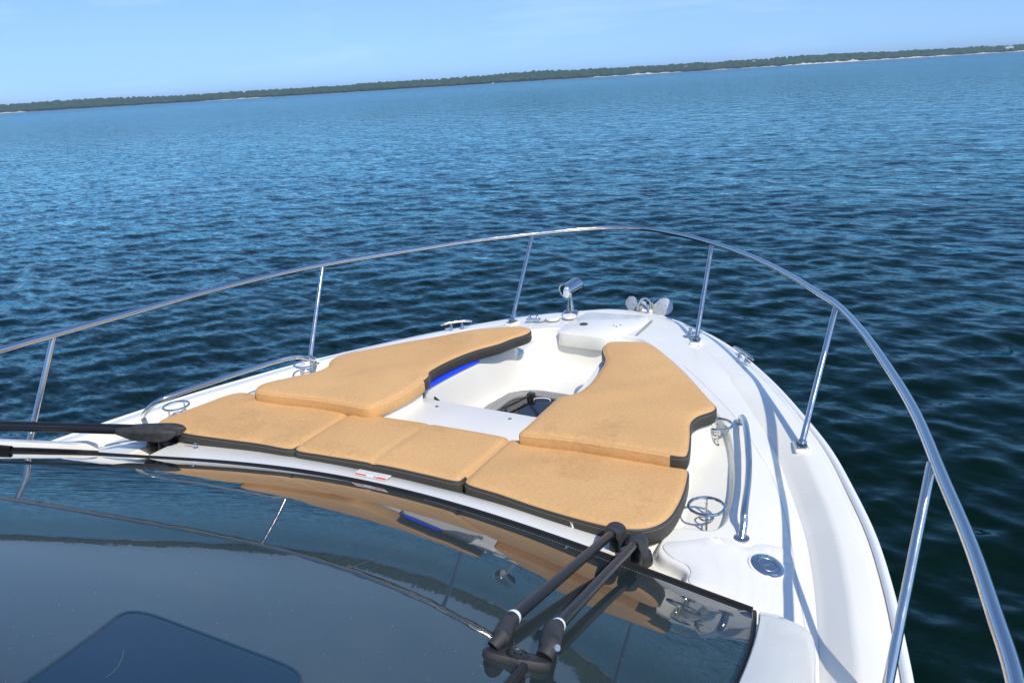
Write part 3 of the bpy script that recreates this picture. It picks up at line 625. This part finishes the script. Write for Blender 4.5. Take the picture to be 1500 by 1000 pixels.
# port wiper
wp = node('windshield_wiper', boat)
for px, rr_ in (((243, 655), 0.028), ((226, 652), 0.026)):
    c = P(*px, 0.0); MB().add(*lathe([(rr_ * 1.1, -0.03), (rr_ * 1.1, 0.008), (rr_, 0.01), (rr_, 0.02), (rr_ * .9, 0.03), (rr_ * .6, 0.04), (rr_ * .55, 0.07)], (c[0], c[1], 0), n=24)).build('pivot_base', BLACK, wp)
hA = Vector(P(205, 632, 0.088)); e_ = Vector(P(-60, 624.5, 0.13)); dA = (e_ - hA).normalized()
cap_hood(hA, dA, 0.028, 0.25, wp, 0.030)
hB = hA + Vector((0.03, 0.075, -0.010)) + dA * 0.03; cap_hood(hB, dA, 0.026, 0.22, wp, 0.028); hA = [hA, hA + dA * .02]; hB = [hB, hB + dA * .02]
e = Vector(P(-60, 624.5, 0.13)); MB().add(*tube([hA[0], e], 0.0135, 12)).build('arm', ROD, wp)
e2 = e + Vector((0.02, 0.07, -0.01)); MB().add(*tube([hB[0], e2], 0.0115, 12)).build('arm', ROD, wp)
p0 = Vector(P(28, 681, 0.10)); pb = [p0 + Vector((-0.02 - 0.75 * t, -0.16 * t, 0)) for t in np.linspace(0, 1, 10)]
rowz = []
for p in pb:
    z = glass_z(p.x, p.y); rowz.append([(p.x, p.y - .004, z + .003), (p.x, p.y - .008, z + .012), (p.x, p.y - .005, z + .022), (p.x, p.y + .005, z + .022), (p.x, p.y + .008, z + .012), (p.x, p.y + .004, z + .003)])
pb_ok = [i for i, p in enumerate(pb) if p.x > -1.42]
if len(pb_ok) > 1: MB().add(*loft([rowz[i] for i in pb_ok])).build('blade', RUBBER, wp)

# ---- snap hooks, warning label on the coaming
for px in ((287, 655), (838, 770)):
    c = Vector(P(*px, 0.03)); m_ = MB().add(*lathe([(0.009, -0.008), (0.009, 0.0), (0.005, 0.004), (0.005, 0.012), (0.008, 0.014), (0.007, 0.018), (0, 0.018)], c, n=14)).build('snap_stud', CHROME, boat)
c = Vector(P(838, 770, 0.03)); MB().add(*tube(cr([c + Vector((0.004, 0.004, 0.012)), c + Vector((-0.02, 0.012, 0.012)), c + Vector((-0.035, 0.03, 0.006)), c + Vector((-0.035, 0.045, -0.004))], 5), 0.0035, 7)).build('elastic_loop', RUBBER, boat)
c = Vector(P(287, 655, 0.03)); MB().add(*tube(cr([c + Vector((-0.004, 0.002, 0.012)), c + Vector((-0.04, 0.004, 0.012)), c + Vector((-0.07, 0.002, 0.01))], 5), 0.003, 7)).build('elastic_loop', RUBBER, boat)
def on_coaming(px, py):
    z = 0.05
    for _ in range(6):
        x, y, _z = P(px, py, z); ya = 2.00 - 0.03 * x * x; yb_ = front_y(x) + .009; k = min(max((y - ya) / (yb_ - ya), 0), 1); za = 0.008 - 0.014 * x * x
        z = za + (glass_z(x, front_y(x)) - za) * k + 0.010 * math.sin(math.pi * k) + 0.0035
    return Vector((x, y, z))
a = on_coaming(520, 693); b = on_coaming(564, 702); d = (b - a); n_ = Vector((-d.y, d.x, 0)).normalized(); dn = d.normalized()
z_ = Vector((0, 0, 0.0012)); wl_ = MB().add(*obox((a + b) / 2 + n_ * 0.013 - Vector((0, 0, .0005)), d.length * 1.06, 0.040, 0.0012, d)).build('warning_label', mat('label_film', (0.74, 0.73, 0.68), 0.3), boat)
for k0, k1, k2 in ((.19, .36, .0065), (.66, .06, .005), (.87, .30, .008)): MB().add(*obox(a + d * k0 + z_, d.length * k1, k2, 0.001, d)).build('red_band', RED, wl_)
im = MB()
for r_i in range(3):
    x = 0.03
    while x < 0.95:
        w_ = random.uniform(0.03, 0.09); im.add(*obox(a + d * (x + w_ / 2) + n_ * (0.014 + r_i * 0.008) + z_, d.length * w_, 0.0022, 0.0008, d)); x += w_ + 0.025
im.build('small_print', INK, wl_)

# ================================================================== THE ANCHOR (held in the bow roller)
an = thing('bow_anchor', 'galvanised plough anchor with broad flukes hanging over the bow tip', 'anchor', (0.13, 4.45, 0.0))
def petal(root, tip, w, th, bend):
    root = Vector(root); tip = Vector(tip); d = tip - root; L_ = d.length; n = d.normalized(); s = n.cross(Vector(bend)).normalized(); nn_ = s.cross(n); rows = []
    for t in np.linspace(0, 1, 14):
        wd = w * (0.30 + 0.70 * t ** .8) if t < .68 else w * (0.30 + 0.70 * .68 ** .8) * math.sqrt(max(1 - ((t - .68) / .32) ** 2, 0.0)) ** 1.0
        row = [root + n * (L_ * t) + s * (wd * u) + nn_ * (0.02 * math.sin(t * 3) - 0.12 * wd * u * u) for u in np.linspace(-1, 1, 9)]
        rows.append(row + [p - nn_ * th for p in row[::-1]])
    return loft(rows)
yb = 4.42
c0 = PY(949, 463, yb); c1 = PY(985, 443, yb + 0.03)
MB().add(*petal(c0, c1, 0.066, 0.007, (0.3, -1, 0.6))).build('fluke', GALV, an)
c0 = PY(934, 464, yb); c1 = PY(922, 434, yb + .03)
MB().add(*petal(c0, c1, 0.048, 0.007, (-0.3, -1, 0.6))).build('fluke', GALV, an)
c0 = PY(944, 464, yb - .02); c1 = PY(940, 440, yb - .02)
MB().add(*petal(c0, c1, 0.035, 0.007, (0.1, -1, 0.4))).build('fluke', GALV, an)
MB().add(*tube([PY(934, 463, yb - .05), PY(941, 452, yb), PY(950, 470, yb + .2)], [0.012, 0.012, 0.012], 8)).build('shank', GALV, an)
ro = node('bow_roller', boat)
hp = [PY(936, 459, 4.36), PY(935.5, 449, 4.36), PY(939, 439, 4.36), PY(946, 436.5, 4.36), PY(952, 441, 4.36), PY(953, 450, 4.36), PY(951.5, 461, 4.36)]
MB().add(*tube(cr(hp, 6), 0.0055, 8)).build('roller_hoop', CHROME, ro)
a = PY(943, 462, 4.36); MB().add(*obox((a[0] + .0, 4.38, -0.025), 0.075, 0.22, 0.02, (1, 0, 0))).build('roller_plate', CHROME, ro, bevel=.003)
for s in (-.036, .036): MB().add(*obox((a[0] + s, 4.42, 0.0), 0.006, 0.15, 0.055, (1, 0, 0))).build('cheek', CHROME, ro)
a = PY(948, 456, 4.36); MB().add(*lathe([(0.014, -0.03), (0.010, 0), (0.014, 0.03)], (a[0], a[1], a[2]), (1, 0, 0), 16)).build('roller_pin', WHITEP, ro)

# ================================================================== THE SUN PADS
def cushion(name, label, top, zt, zb, tan, crown=0.005, seams=(), drop=0.008, er=0.008, wr=0.0):
    lp = ccw([p[:2] for p in top]); lp = ccw(resample(cr(list(lp), 6, True), 0.010)); c = lp.mean(0)
    t = thing(name, label, 'cushion', (float(c[0]), float(c[1]), zb), 'sun pads on the foredeck')
    ph = rng.uniform(0, 6, 6)
    def zf(q):
        d = dist(lp, q); z = zt - drop * np.exp(-(d / er) ** 1.3) + crown * (1 - np.exp(-d / 0.06))
        z = z + 0.0014 * np.sin(q[:, 0] * 17 + ph[0] + 2 * np.sin(q[:, 1] * 9 + ph[1])) * (1 - np.exp(-d / .05)) + 0.0010 * np.sin(q[:, 1] * 25 + ph[2] + 2.2 * np.sin(q[:, 0] * 13 + ph[3])) * (1 - np.exp(-d / .04))
        z = z + 0.0022 * np.sin((q[:, 0] * 61 + q[:, 1] * 47) + 2 * np.sin(q[:, 0] * 23)) * np.exp(-d / 0.03) * wr
        for a, b in seams:
            a = np.array(a[:2]); b = np.array(b[:2]); e = b - a; tt = np.clip(((q - a) @ e) / (e @ e), 0, 1); ds = np.linalg.norm(q - (a + tt[:, None] * e), axis=1)
            z = z - 0.006 * np.exp(-(ds / 0.010) ** 1.2)
        return z
    pb_ = offset(lp, -0.010); zt_ = zb + 0.004
    Vp, Fp = step(pb_, [(0.022, PZ), (0.010, PZ + 0.004), (0.003, PZ + 0.014), (0.0, PZ + 0.026 if zb > 0.03 else PZ + .02), (0.0, zt_)])
    bad = inside(offset(WELL, 0.03), offset(pb_, .01)); n0_ = len(pb_); Fp = [f for f in Fp if not (bad[f[0] % n0_] or bad[f[1] % n0_])]
    MB().add(Vp, Fp).build('pad_plinth', GEL, boat)
    # the edge ring gives the rounded shoulder, the rest is a fine grid
    V, Fc = fill(lp, zf, 0.012); cov = MB().add(V, Fc).build('cover', TAN, t)
    ze = zf(lp)
    prof = [(0.0, 0.0), (0.005, -0.004), (0.006, -0.02), (0.006, zb - zt + drop + 0.012), (0.002, zb - zt + drop + 0.002), (-0.006, zb - zt + drop)]
    rows = []
    for d, dz in prof:
        o = offset(lp, d); rows.append([(o[i, 0], o[i, 1], ze[i] + dz if dz > -.03 else zt - drop + dz) for i in range(len(o))])
    V, Fc = loft(rows); n = len(lp); mt, md = [], []
    for f in Fc:
        m = lp[f[0] % n]; (mt if tan(m[0], m[1]) else md).append(f)
    MB().add(*fill(offset(lp, -0.006), lambda p: np.full(len(p), zb))).build('base_board', SKIRT, t)
    if md: MB().add(V, md).build('side_panel', SKIRT, t)
    if mt: MB().add(V, mt).build('side_panel', TAN, t)
    o = offset(lp, 0.0055)
    run = []; runs = []
    for i in range(n + 1):
        j = i % n
        if not tan(*lp[j]): run.append((o[j, 0], o[j, 1], ze[j] - 0.010))
        elif run: runs.append(run); run = []
    if run: runs.append(run)
    for k, r_ in enumerate(runs):
        if len(r_) > 3: MB().add(*tube(r_, 0.0009, 5)).build('stitching', STITCH, t)
    o = offset(lp, -0.002); rt_ = [(o[i, 0], o[i, 1], ze[i] + 0.001) for i in range(n)]
    MB().add(*tube(rt_, 0.0022, 6, True)).build('piping', TANP, t)
    for a, b in seams:
        q = np.array([np.array(a[:2]) * (1 - s) + np.array(b[:2]) * s for s in np.linspace(0.02, .98, 30)]); z = zf(q)
        MB().add(*tube([(q[i, 0], q[i, 1], z[i] + 0.0005) for i in range(30)], 0.0016, 5)).build('seam', TANP, t)
    return t
ZA, ZB = 0.066, 0.118
rear_front = lambda x: 2.295 + 0.035 * (x + 1) / 2
A_ = lambda l, z: [P(a, b, z) for a, b in l]
SL = (P(428, 655, ZA), P(515, 603, ZA)); SR = (P(675, 703, ZA), P(745, 640, ZA))
g_ = 0.005
aft_port = A_([(428, 655), (380, 647), (320, 639), (275, 632.5), (257, 628), (243, 622), (233, 616), (246, 609), (270, 600), (300, 589), (330, 578), (350, 573.5), (375, 576), (440, 586), (512, 602)], ZA)
aft_mid = A_([(431, 656), (470, 663), (520, 671), (575, 681), (625, 692), (671, 702), (676, 699), (743, 641), (741, 638.5), (690, 629), (630, 619), (570, 610), (519, 603.5), (514, 605)], ZA)
aft_star = A_([(680, 704), (730, 720), (780, 737), (830, 752), (880, 765), (918, 771), (946, 770), (966, 764), (980, 754), (992, 737), (1002, 714), (1007, 690), (1006, 684), (960, 676), (880, 663), (800, 651), (748, 641.5), (744, 645)], ZA)
# sharpen the square corners by doubling points
def sharp(pts, idx, e=0.004):
    out = []
    for i, p in enumerate(pts):
        if i in idx:
            a = np.array(pts[i - 1]); b = np.array(p); c = np.array(pts[(i + 1) % len(pts)])
            for q in (a, c):
                d = q - b; l = np.linalg.norm(d); out.append(tuple(b + d * min(0.4, e * 3 / l)))
        else: out.append(p)
    return out
cushion('sun_pad', 'tan rear sun pad at the port side, next to the port wiper pivot', sharp(aft_port, (0, 14)), ZA, -0.004, lambda x, y: y > 2.2 or (x > -0.55 and 1.99 < y))
cushion('sun_pad', 'tan middle rear sun pad with a faint central seam, nearest the red warning label', sharp(aft_mid, (0, 5, 8, 12)), ZA, -0.004, lambda x, y: y > 2.02, seams=((P(545, 676, ZA), P(630, 619, ZA)),))
cushion('sun_pad', 'tan rear sun pad at the starboard side with a rounded corner beside the wiper hoods', sharp(aft_star, (0, 12, 16)), ZA, -0.004, lambda x, y: (y > 2.31 and x < 0.97) or (x < 0.45 and y > 2.03))
bow_star = A_([(762, 632), (770, 624), (782, 613), (804, 593), (820, 580), (844, 574), (861, 563), (878, 543), (887, 526), (883, 512), (888, 502), (897, 499), (920, 499), (943, 500), (955, 504), (983, 526), (1012, 554), (1036, 580), (1048, 594), (1044, 599), (1022, 607), (1012, 616), (1010, 640), (1007, 660), (1003, 665), (950, 658), (900, 650), (830, 640), (770, 633.5)], ZB)
cushion('sun_pad', 'large tan bow sun pad at starboard, its edge cut out around a cup ring', bow_star, ZB, 0.056, lambda x, y: y < 2.45 and x < 0.93, crown=0.006)
bow_port = A_([(485, 526), (500, 518.5), (540, 510), (576, 503), (640, 491.5), (696, 481.5), (740, 477.5), (765, 477.5), (775, 479.5), (776, 484), (769, 488), (750, 494), (732, 501), (696, 511), (668, 521.5), (640, 535), (628, 543), (627, 549), (614, 559), (598, 570), (572, 583), (550, 592), (540, 594.5), (500, 588), (440, 579.5), (385, 573), (374, 570), (384, 561), (425, 551), (467, 541.5), (481, 534)], ZB)
cushion('sun_pad', 'long tan bow sun pad at port, above the blue light strip', bow_port, ZB, 0.056, lambda x, y: y < 2.62 or (x < -0.6), crown=0.006)

# ================================================================== WATER
def grid_obj(name, V, nr, nc, m, close=False):
    idx = np.arange(nr * nc).reshape(nr, nc)
    if close: idx = np.hstack([idx, idx[:, :1]])
    a, b, c, d = idx[:-1, :-1], idx[:-1, 1:], idx[1:, 1:], idx[1:, :-1]; Fq = np.stack([a, b, c, d], -1).reshape(-1, 4)
    me = bpy.data.meshes.new(name); me.vertices.add(len(V)); me.vertices.foreach_set('co', V.astype(np.float32).ravel())
    me.loops.add(Fq.size); me.loops.foreach_set('vertex_index', Fq.astype(np.int32).ravel()); me.polygons.add(len(Fq))
    me.polygons.foreach_set('loop_start', np.arange(0, Fq.size, 4, dtype=np.int32)); me.polygons.foreach_set('use_smooth', np.ones(len(Fq), bool))
    me.update(calc_edges=True); me.validate(); me.materials.append(m); o = bpy.data.objects.new(name, me); COL.objects.link(o); return o
rad = np.concatenate([[0.3, 0.8, 1.3], np.exp(np.arange(math.log(1.8), math.log(260), 0.0065)), np.exp(np.linspace(math.log(265), math.log(9000), 40))])
th = np.concatenate([np.radians(np.arange(-86, 36, 0.09)), np.radians(np.arange(36, 274, 1.5))])          # azimuth clockwise from +Y
RR, TT = np.meshgrid(rad, th, indexing='ij'); X = CAM[0] + RR * np.sin(TT); Y = CAM[1] + RR * np.cos(TT)
Z = np.zeros_like(X); DX = np.zeros_like(X); DY = np.zeros_like(X); wr_ = np.random.default_rng(5)
main = R(132)                                                                              # direction the wavelets travel, clockwise from +Y
for lam in np.exp(np.linspace(math.log(0.15), math.log(3.6), 96)):
    lam *= wr_.uniform(.95, 1.05); a = (main + wr_.normal(0, 0.36)) if wr_.random() < .62 else (R(203) + wr_.normal(0, 0.30)); k = 2 * math.pi / lam; kx, ky = k * math.sin(a), k * math.cos(a); ph = wr_.uniform(0, 6.28)
    sl = 0.0250 * (1.0 if lam < 0.5 else (0.5 / lam) ** 1.45)
    A = sl / k; w = np.clip((lam / (RR * 0.0065) - 2.5) / 3, 0, 1) * np.clip((260 - RR) / 60, 0, 1)
    f = kx * X + ky * Y + ph; Z += w * A * np.cos(f); s = np.sin(f) * w * A * 0.9; DX -= s * math.sin(a); DY -= s * math.cos(a)
V = np.stack([X + DX, Y + DY, Z], -1).reshape(-1, 3)
WATER = mat('lake_water', (0.0005, 0.0105, 0.0125), 0.03, ior=1.24)
WATER.node_tree.nodes.remove(bsdf(WATER))
wd_ = N(WATER, 'ShaderNodeBsdfDiffuse'); wd_.inputs['Color'].default_value = (0.0010, 0.0070, 0.0025, 1)          # light scattered back out of the green lake
wg_ = N(WATER, 'ShaderNodeBsdfGlossy'); wg_.inputs['Color'].default_value = (0.64, 0.94, 0.98, 1); wf_ = N(WATER, 'ShaderNodeFresnel'); wf_.inputs['IOR'].default_value = 1.245
wm_ = N(WATER, 'ShaderNodeMixShader'); L(WATER, wf_.outputs[0], wm_.inputs[0]); L(WATER, wd_.outputs[0], wm_.inputs[1]); L(WATER, wg_.outputs[0], wm_.inputs[2]); L(WATER, wm_.outputs[0], WATER.node_tree.nodes['Material Output'].inputs[0])
def wnoise(scale, sx, sy, rot, detail, amp):
    g = N(WATER, 'ShaderNodeNewGeometry'); mp = N(WATER, 'ShaderNodeMapping'); mp.inputs['Rotation'].default_value = (0, 0, rot); mp.inputs['Scale'].default_value = (sx, sy, 1)
    L(WATER, g.outputs['Position'], mp.inputs['Vector']); n = N(WATER, 'ShaderNodeTexNoise'); n.inputs['Scale'].default_value = scale; n.inputs['Detail'].default_value = detail
    n.inputs['Roughness'].default_value = 0.6; L(WATER, mp.outputs[0], n.inputs['Vector'])
    s = N(WATER, 'ShaderNodeVectorMath'); s.operation = 'SUBTRACT'; L(WATER, n.outputs['Color'], s.inputs[0]); s.inputs[1].default_value = (0.5, 0.5, 0.5)
    q = N(WATER, 'ShaderNodeVectorMath'); q.operation = 'MULTIPLY'; L(WATER, s.outputs[0], q.inputs[0]); q.inputs[1].default_value = (amp * .9, amp, 0); return q.outputs[0]
acc = None
rot0 = R(-26)
for args in ((1.1, .5, 1.4, rot0, 4, 0.50), (4.8, .5, 1.45, rot0, 3, 1.15), (15, .7, 1.2, rot0, 2, 0.50), (0.03, .5, 1.2, rot0, 3, 0.12)):
    o = wnoise(*args)
    if acc is None: acc = o
    else:
        ad = N(WATER, 'ShaderNodeVectorMath'); ad.operation = 'ADD'; L(WATER, acc, ad.inputs[0]); L(WATER, o, ad.inputs[1]); acc = ad.outputs[0]
g = N(WATER, 'ShaderNodeNewGeometry'); ad = N(WATER, 'ShaderNodeVectorMath'); ad.operation = 'ADD'; L(WATER, acc, ad.inputs[0]); L(WATER, g.outputs['Normal'], ad.inputs[1])
# open water away from the boat carries more fine chop than the part modelled wave by wave
ln = N(WATER, 'ShaderNodeVectorMath'); ln.operation = 'LENGTH'; L(WATER, g.outputs['Position'], ln.inputs[0])
mr = N(WATER, 'ShaderNodeMapRange'); L(WATER, ln.outputs['Value'], mr.inputs[0]); mr.inputs[1].default_value = 8; mr.inputs[2].default_value = 90; mr.inputs[3].default_value = 0.48; mr.inputs[4].default_value = 1.0
mr2 = N(WATER, 'ShaderNodeMapRange'); L(WATER, ln.outputs['Value'], mr2.inputs[0]); mr2.inputs[1].default_value = 60; mr2.inputs[2].default_value = 900; mr2.inputs[3].default_value = 0.03; mr2.inputs[4].default_value = 0.30
L(WATER, mr2.outputs[0], wg_.inputs['Roughness'])
sc = N(WATER, 'ShaderNodeVectorMath'); sc.operation = 'SCALE'; L(WATER, acc, sc.inputs[0]); L(WATER, mr.outputs[0], sc.inputs['Scale']); L(WATER, sc.outputs[0], ad.inputs[0])
nm = N(WATER, 'ShaderNodeVectorMath'); nm.operation = 'NORMALIZE'; L(WATER, ad.outputs[0], nm.inputs[0]); [L(WATER, nm.outputs[0], k_.inputs['Normal']) for k_ in (wd_, wg_, wf_)]
water = grid_obj('water', V, len(rad), len(th), WATER, close=True); water['kind'] = 'structure'

# ================================================================== FAR SHORE
vdir = np.array([-math.sin(YAW), math.cos(YAW)]); vr = np.array([math.cos(YAW), math.sin(YAW)]); SD = 2350.0
def shore(s, d): q = CAM[:2] + vdir * (SD + d) + vr * s; return q
def s_at(px):                                     # lateral metre along the shore line seen at photo column px (on the horizon)
    py = 163 - 0.0587 * px; d = fw * F_PX + r2 * (px - 750) - u2 * (py - 500); t = SD / (d[0] * vdir[0] + d[1] * vdir[1]); q = t * d
    return float(q[0] * vr[0] + q[1] * vr[1])
def wig(s): return 22 * np.sin(s / 210 + 1) + 11 * np.sin(s / 83 + 2) + 5 * np.sin(s / 31)
ss = np.arange(-2600, 2900, 12.0); dd = np.array([-2, 0, 6, 14, 30, 60, 110, 170, 260, 400, 700])
def land_h(s, d):
    return np.interp(d, [-2, 0, 6, 14, 30, 60, 110, 170, 260, 400, 700], [-1.5, 0.0, 1.2, 2.2, 3.4, 5.0, 7.5, 10, 12.5, 14, 8]) * (1 + .18 * np.sin(s / 340 + .4) + .1 * np.sin(s / 130))
V = []
for s in ss:
    for d in dd: q = shore(s, d + wig(s)); V.append((q[0], q[1], land_h(s, d)))
EARTH = mat('shore_earth', (0.10, 0.10, 0.06), 0.9); n_ = noise(EARTH, 0.05, 6); rr = ramp(EARTH, n_.outputs[0], [(0.35, (0.05, 0.07, 0.03)), (0.65, (0.16, 0.14, 0.09))]); L(EARTH, rr.outputs[0], bsdf(EARTH).inputs['Base Color'])
land = grid_obj('far_land', np.array(V), len(ss), len(dd), EARTH); land['kind'] = 'structure'
# sandy beaches
SAND = mat('pale_sand', (0.62, 0.56, 0.46), 0.9); n_ = noise(SAND, 0.12, 6, .7); rr = ramp(SAND, n_.outputs[0], [(0.35, (0.40, 0.35, 0.27)), (0.62, (0.80, 0.74, 0.64))]); L(SAND, rr.outputs[0], bsdf(SAND).inputs['Base Color'])
for x0, x1, hgt in ((-20, 36, 4.0), (300, 402, 2.6), (868, 1000, 5.0), (1030, 1075, 2.2), (1078, 1135, 3.0), (1140, 1200, 7.0), (1195, 1268, 8.5), (1262, 1330, 5.5), (1325, 1400, 5.5), (1395, 1480, 2.8), (1475, 1560, 3.5)):
    a, b_ = s_at(x0), s_at(x1); sx = np.linspace(a, b_, max(6, int((b_ - a) / 8))); V = []
    for i, s in enumerate(sx):
        t = i / (len(sx) - 1); e = math.sin(math.pi * t) ** .5 * (0.75 + .25 * math.sin(s * .05) + .2 * math.sin(s * .13 + 2)); hh = hgt * max(e, 0.03)
        for d, z in ((-9 * e, -.4), (-6 * e, 0.12 * hh), (0, .35 * hh), (6, .8 * hh), (9, hh), (14, hh * .6)):
            q = shore(s, d - 3 + wig(s)); V.append((q[0], q[1], z))
    o = grid_obj('sandy_beach', np.array(V), len(sx), 6, SAND); o['kind'] = 'structure'
# woodland: thousands of crowns that read as one mass
bm = bmesh.new(); bmesh.ops.create_icosphere(bm, subdivisions=2, radius=1.0); ico = np.array([v.co[:] for v in bm.verts]); icf = np.array([[v.index for v in f.verts] for f in bm.faces]); bm.free()
VV = []; FF = []; off = 0; wr2 = np.random.default_rng(3)
def hcrown(s): return 1 + .12 * math.sin(s / 190 + 2) + .09 * math.sin(s / 71) + .05 * math.sin(s / 23)
for d0, stp, hmul in ((10, 8.5, .72), (20, 9, .95), (34, 10, 1.05), (52, 11, 1.05), (76, 12, 1.1), (105, 13, 1.1), (150, 15, 1.1), (210, 17, 1.15), (290, 20, 1.1)):
    s = -2450.0
    while s < 2750:
        s += stp * wr2.uniform(.65, 1.35); d = d0 + wr2.uniform(-6, 6)
        hgt = wr2.uniform(9.3, 11.8) * hmul * hcrown(s)
        if wr2.random() < .02: hgt *= 1.22
        rx = wr2.uniform(6.5, 12.0); q = shore(s, d + wig(s)); z0 = float(land_h(s, d))
        v = ico * np.array([rx, rx, hgt * .55]); v = v * (1 + .13 * wr2.standard_normal((len(ico), 1))); v += np.array([q[0], q[1], z0 + hgt * .50])
        VV.append(v); FF.append(icf + off); off += len(ico)
VV = np.concatenate(VV); FF = np.concatenate(FF)
me = bpy.data.meshes.new('woodland'); me.vertices.add(len(VV)); me.vertices.foreach_set('co', VV.astype(np.float32).ravel()); me.loops.add(FF.size); me.loops.foreach_set('vertex_index', FF.astype(np.int32).ravel())
me.polygons.add(len(FF)); me.polygons.foreach_set('loop_start', np.arange(0, FF.size, 3, dtype=np.int32)); me.update(calc_edges=True); me.validate()
LEAF = mat('foliage', (0.05, 0.08, 0.03), 0.85, spec=0.1); n_ = noise(LEAF, 0.05, 7, .7); rr = ramp(LEAF, n_.outputs[0], [(0.30, (0.014, 0.032, 0.012)), (0.5, (0.030, 0.058, 0.020)), (0.70, (0.060, 0.086, 0.034))]); L(LEAF, rr.outputs[0], bsdf(LEAF).inputs['Base Color'])
me.materials.append(LEAF); wd = bpy.data.objects.new('woodland', me); COL.objects.link(wd); wd['kind'] = 'stuff'; wd['label'] = 'dark green woodland lining the far shore of the lake'; wd['category'] = 'woodland'
# houses among the trees
def house(px, d, z, w, dp, hgt, wallc, roofc, label, gable=True):
    s = s_at(px); q = shore(s, d + wig(s)); o = thing('shore_house', label, 'house', (q[0], q[1], z - DECK), 'houses on the far shore')
    X_ = Vector((vr[0], vr[1], 0)); Y_ = Vector((vdir[0], vdir[1], 0)); c = Vector((q[0], q[1], z))
    def wp_(a, b, h_): return c + X_ * a + Y_ * b + Vector((0, 0, h_))
    V = [wp_(a, b, h_) for h_ in (-6, hgt) for a, b in ((-w / 2, -dp / 2), (w / 2, -dp / 2), (w / 2, dp / 2), (-w / 2, dp / 2))]
    MB().add(V, [(0, 1, 2, 3), (4, 5, 6, 7), (0, 1, 5, 4), (1, 2, 6, 5), (2, 3, 7, 6), (3, 0, 4, 7)]).build('wall', mat('house_wall', wallc, 0.7), o, smooth=False, rel=False)
    e = .8; V = [wp_(-w / 2 - e, -dp / 2 - e, hgt - .2), wp_(w / 2 + e, -dp / 2 - e, hgt - .2), wp_(w / 2 + e, dp / 2 + e, hgt - .2), wp_(-w / 2 - e, dp / 2 + e, hgt - .2), wp_(-w / 2 - e, 0, hgt + dp * .22), wp_(w / 2 + e, 0, hgt + dp * .22)]
    MB().add(V, [(0, 1, 5, 4), (2, 3, 4, 5), (0, 4, 3), (1, 2, 5), (0, 1, 2, 3)]).build('roof', mat('house_roof', roofc, 0.8), o, smooth=False, rel=False)
    for k in range(3):
        a = -w / 2 + w * (k + .5) / 3; V = [wp_(a + x, -dp / 2 - .06, hh) for x, hh in ((-w * .07, hgt * .25), (w * .07, hgt * .25), (w * .07, hgt * .75), (-w * .07, hgt * .75))] + [wp_(a + x, -dp / 2 + .1, hh) for x, hh in ((-w * .07, hgt * .25), (w * .07, hgt * .25), (w * .07, hgt * .75), (-w * .07, hgt * .75))]
        MB().add(V, [(0, 1, 2, 3), (4, 5, 6, 7), (0, 1, 5, 4), (1, 2, 6, 5), (2, 3, 7, 6), (3, 0, 4, 7)]).build('window', mat('house_window', (.05, .06, .07), 0.1), o, smooth=False, rel=False)
house(1491, 16, 7.5, 22, 9, 5.0, (.75, .74, .70), (.60, .60, .58), 'white house at the right end of the far shore')
house(1105, 44, 12.5, 9, 8, 4.5, (.60, .60, .58), (.36, .35, .33), 'small pale house in the trees above the right beaches')
house(1008, 36, 11.0, 12, 8, 3.5, (.50, .42, .34), (.28, .16, .11), 'brown roofed house in the trees above the central beach')
house(1019, 30, 7.5, 9, 7, 3.5, (.70, .55, .42), (.42, .30, .22), 'small tan house just above the end of the central beach')
# distant white motorboat by the far shore
mb = thing('motorboat', 'tiny white motorboat near the far shore trees', 'boat', (float(shore(s_at(722), -45)[0]), float(shore(s_at(722), -45)[1]), -DECK))
c = Vector((mb.location.x, mb.location.y, 0)); X_ = Vector((vr[0], vr[1], 0)); Y_ = Vector((vdir[0], vdir[1], 0)); rows = []
for h_, k in ((-.2, .7), (.5, .95), (1.1, 1.0), (1.15, .9)):
    rows.append([c + X_ * (a * k) + Y_ * (b * k) + Vector((0, 0, h_ + (0.3 if a > 2 else 0))) for a, b in ((-4, -1.3), (1.5, -1.4), (3.2, -.8), (4.4, 0), (3.2, .8), (1.5, 1.4), (-4, 1.3))])
m_ = MB().add(*loft(rows)); m_.add(rows[-1], [tuple(range(7))]); m_.build('hull', GEL, mb, rel=False)
m_ = MB().add(*obox(c + Vector((0, 0, 1.7)), 3.0, 1.9, 1.2, X_)).build('cabin', GEL, mb, rel=False, bevel=.2)

# ================================================================== HAZE over the lake
hz_ = mat('lake_air', (1, 1, 1), 1); nt_ = hz_.node_tree; nt_.nodes.remove(bsdf(hz_)); pv = nt_.nodes.new('ShaderNodeVolumePrincipled')
pv.inputs['Color'].default_value = (0.66, 0.86, 1.0, 1); pv.inputs['Density'].default_value = 0.00013; pv.inputs['Anisotropy'].default_value = 0.2
nt_.links.new(pv.outputs[0], nt_.nodes['Material Output'].inputs['Volume'])
V = [(x, y, z) for z in (-9.0, 62.0) for x, y in ((-9500, -9500), (9500, -9500), (9500, 9500), (-9500, 9500))]
hzo = MB().add(V, [(3, 2, 1, 0), (4, 5, 6, 7), (0, 1, 5, 4), (1, 2, 6, 5), (2, 3, 7, 6), (3, 0, 4, 7)]).build('haze', hz_, smooth=False, rel=False); hzo['kind'] = 'stuff'; hzo['label'] = 'thin blue haze over the lake'
hzo['category'] = 'haze'
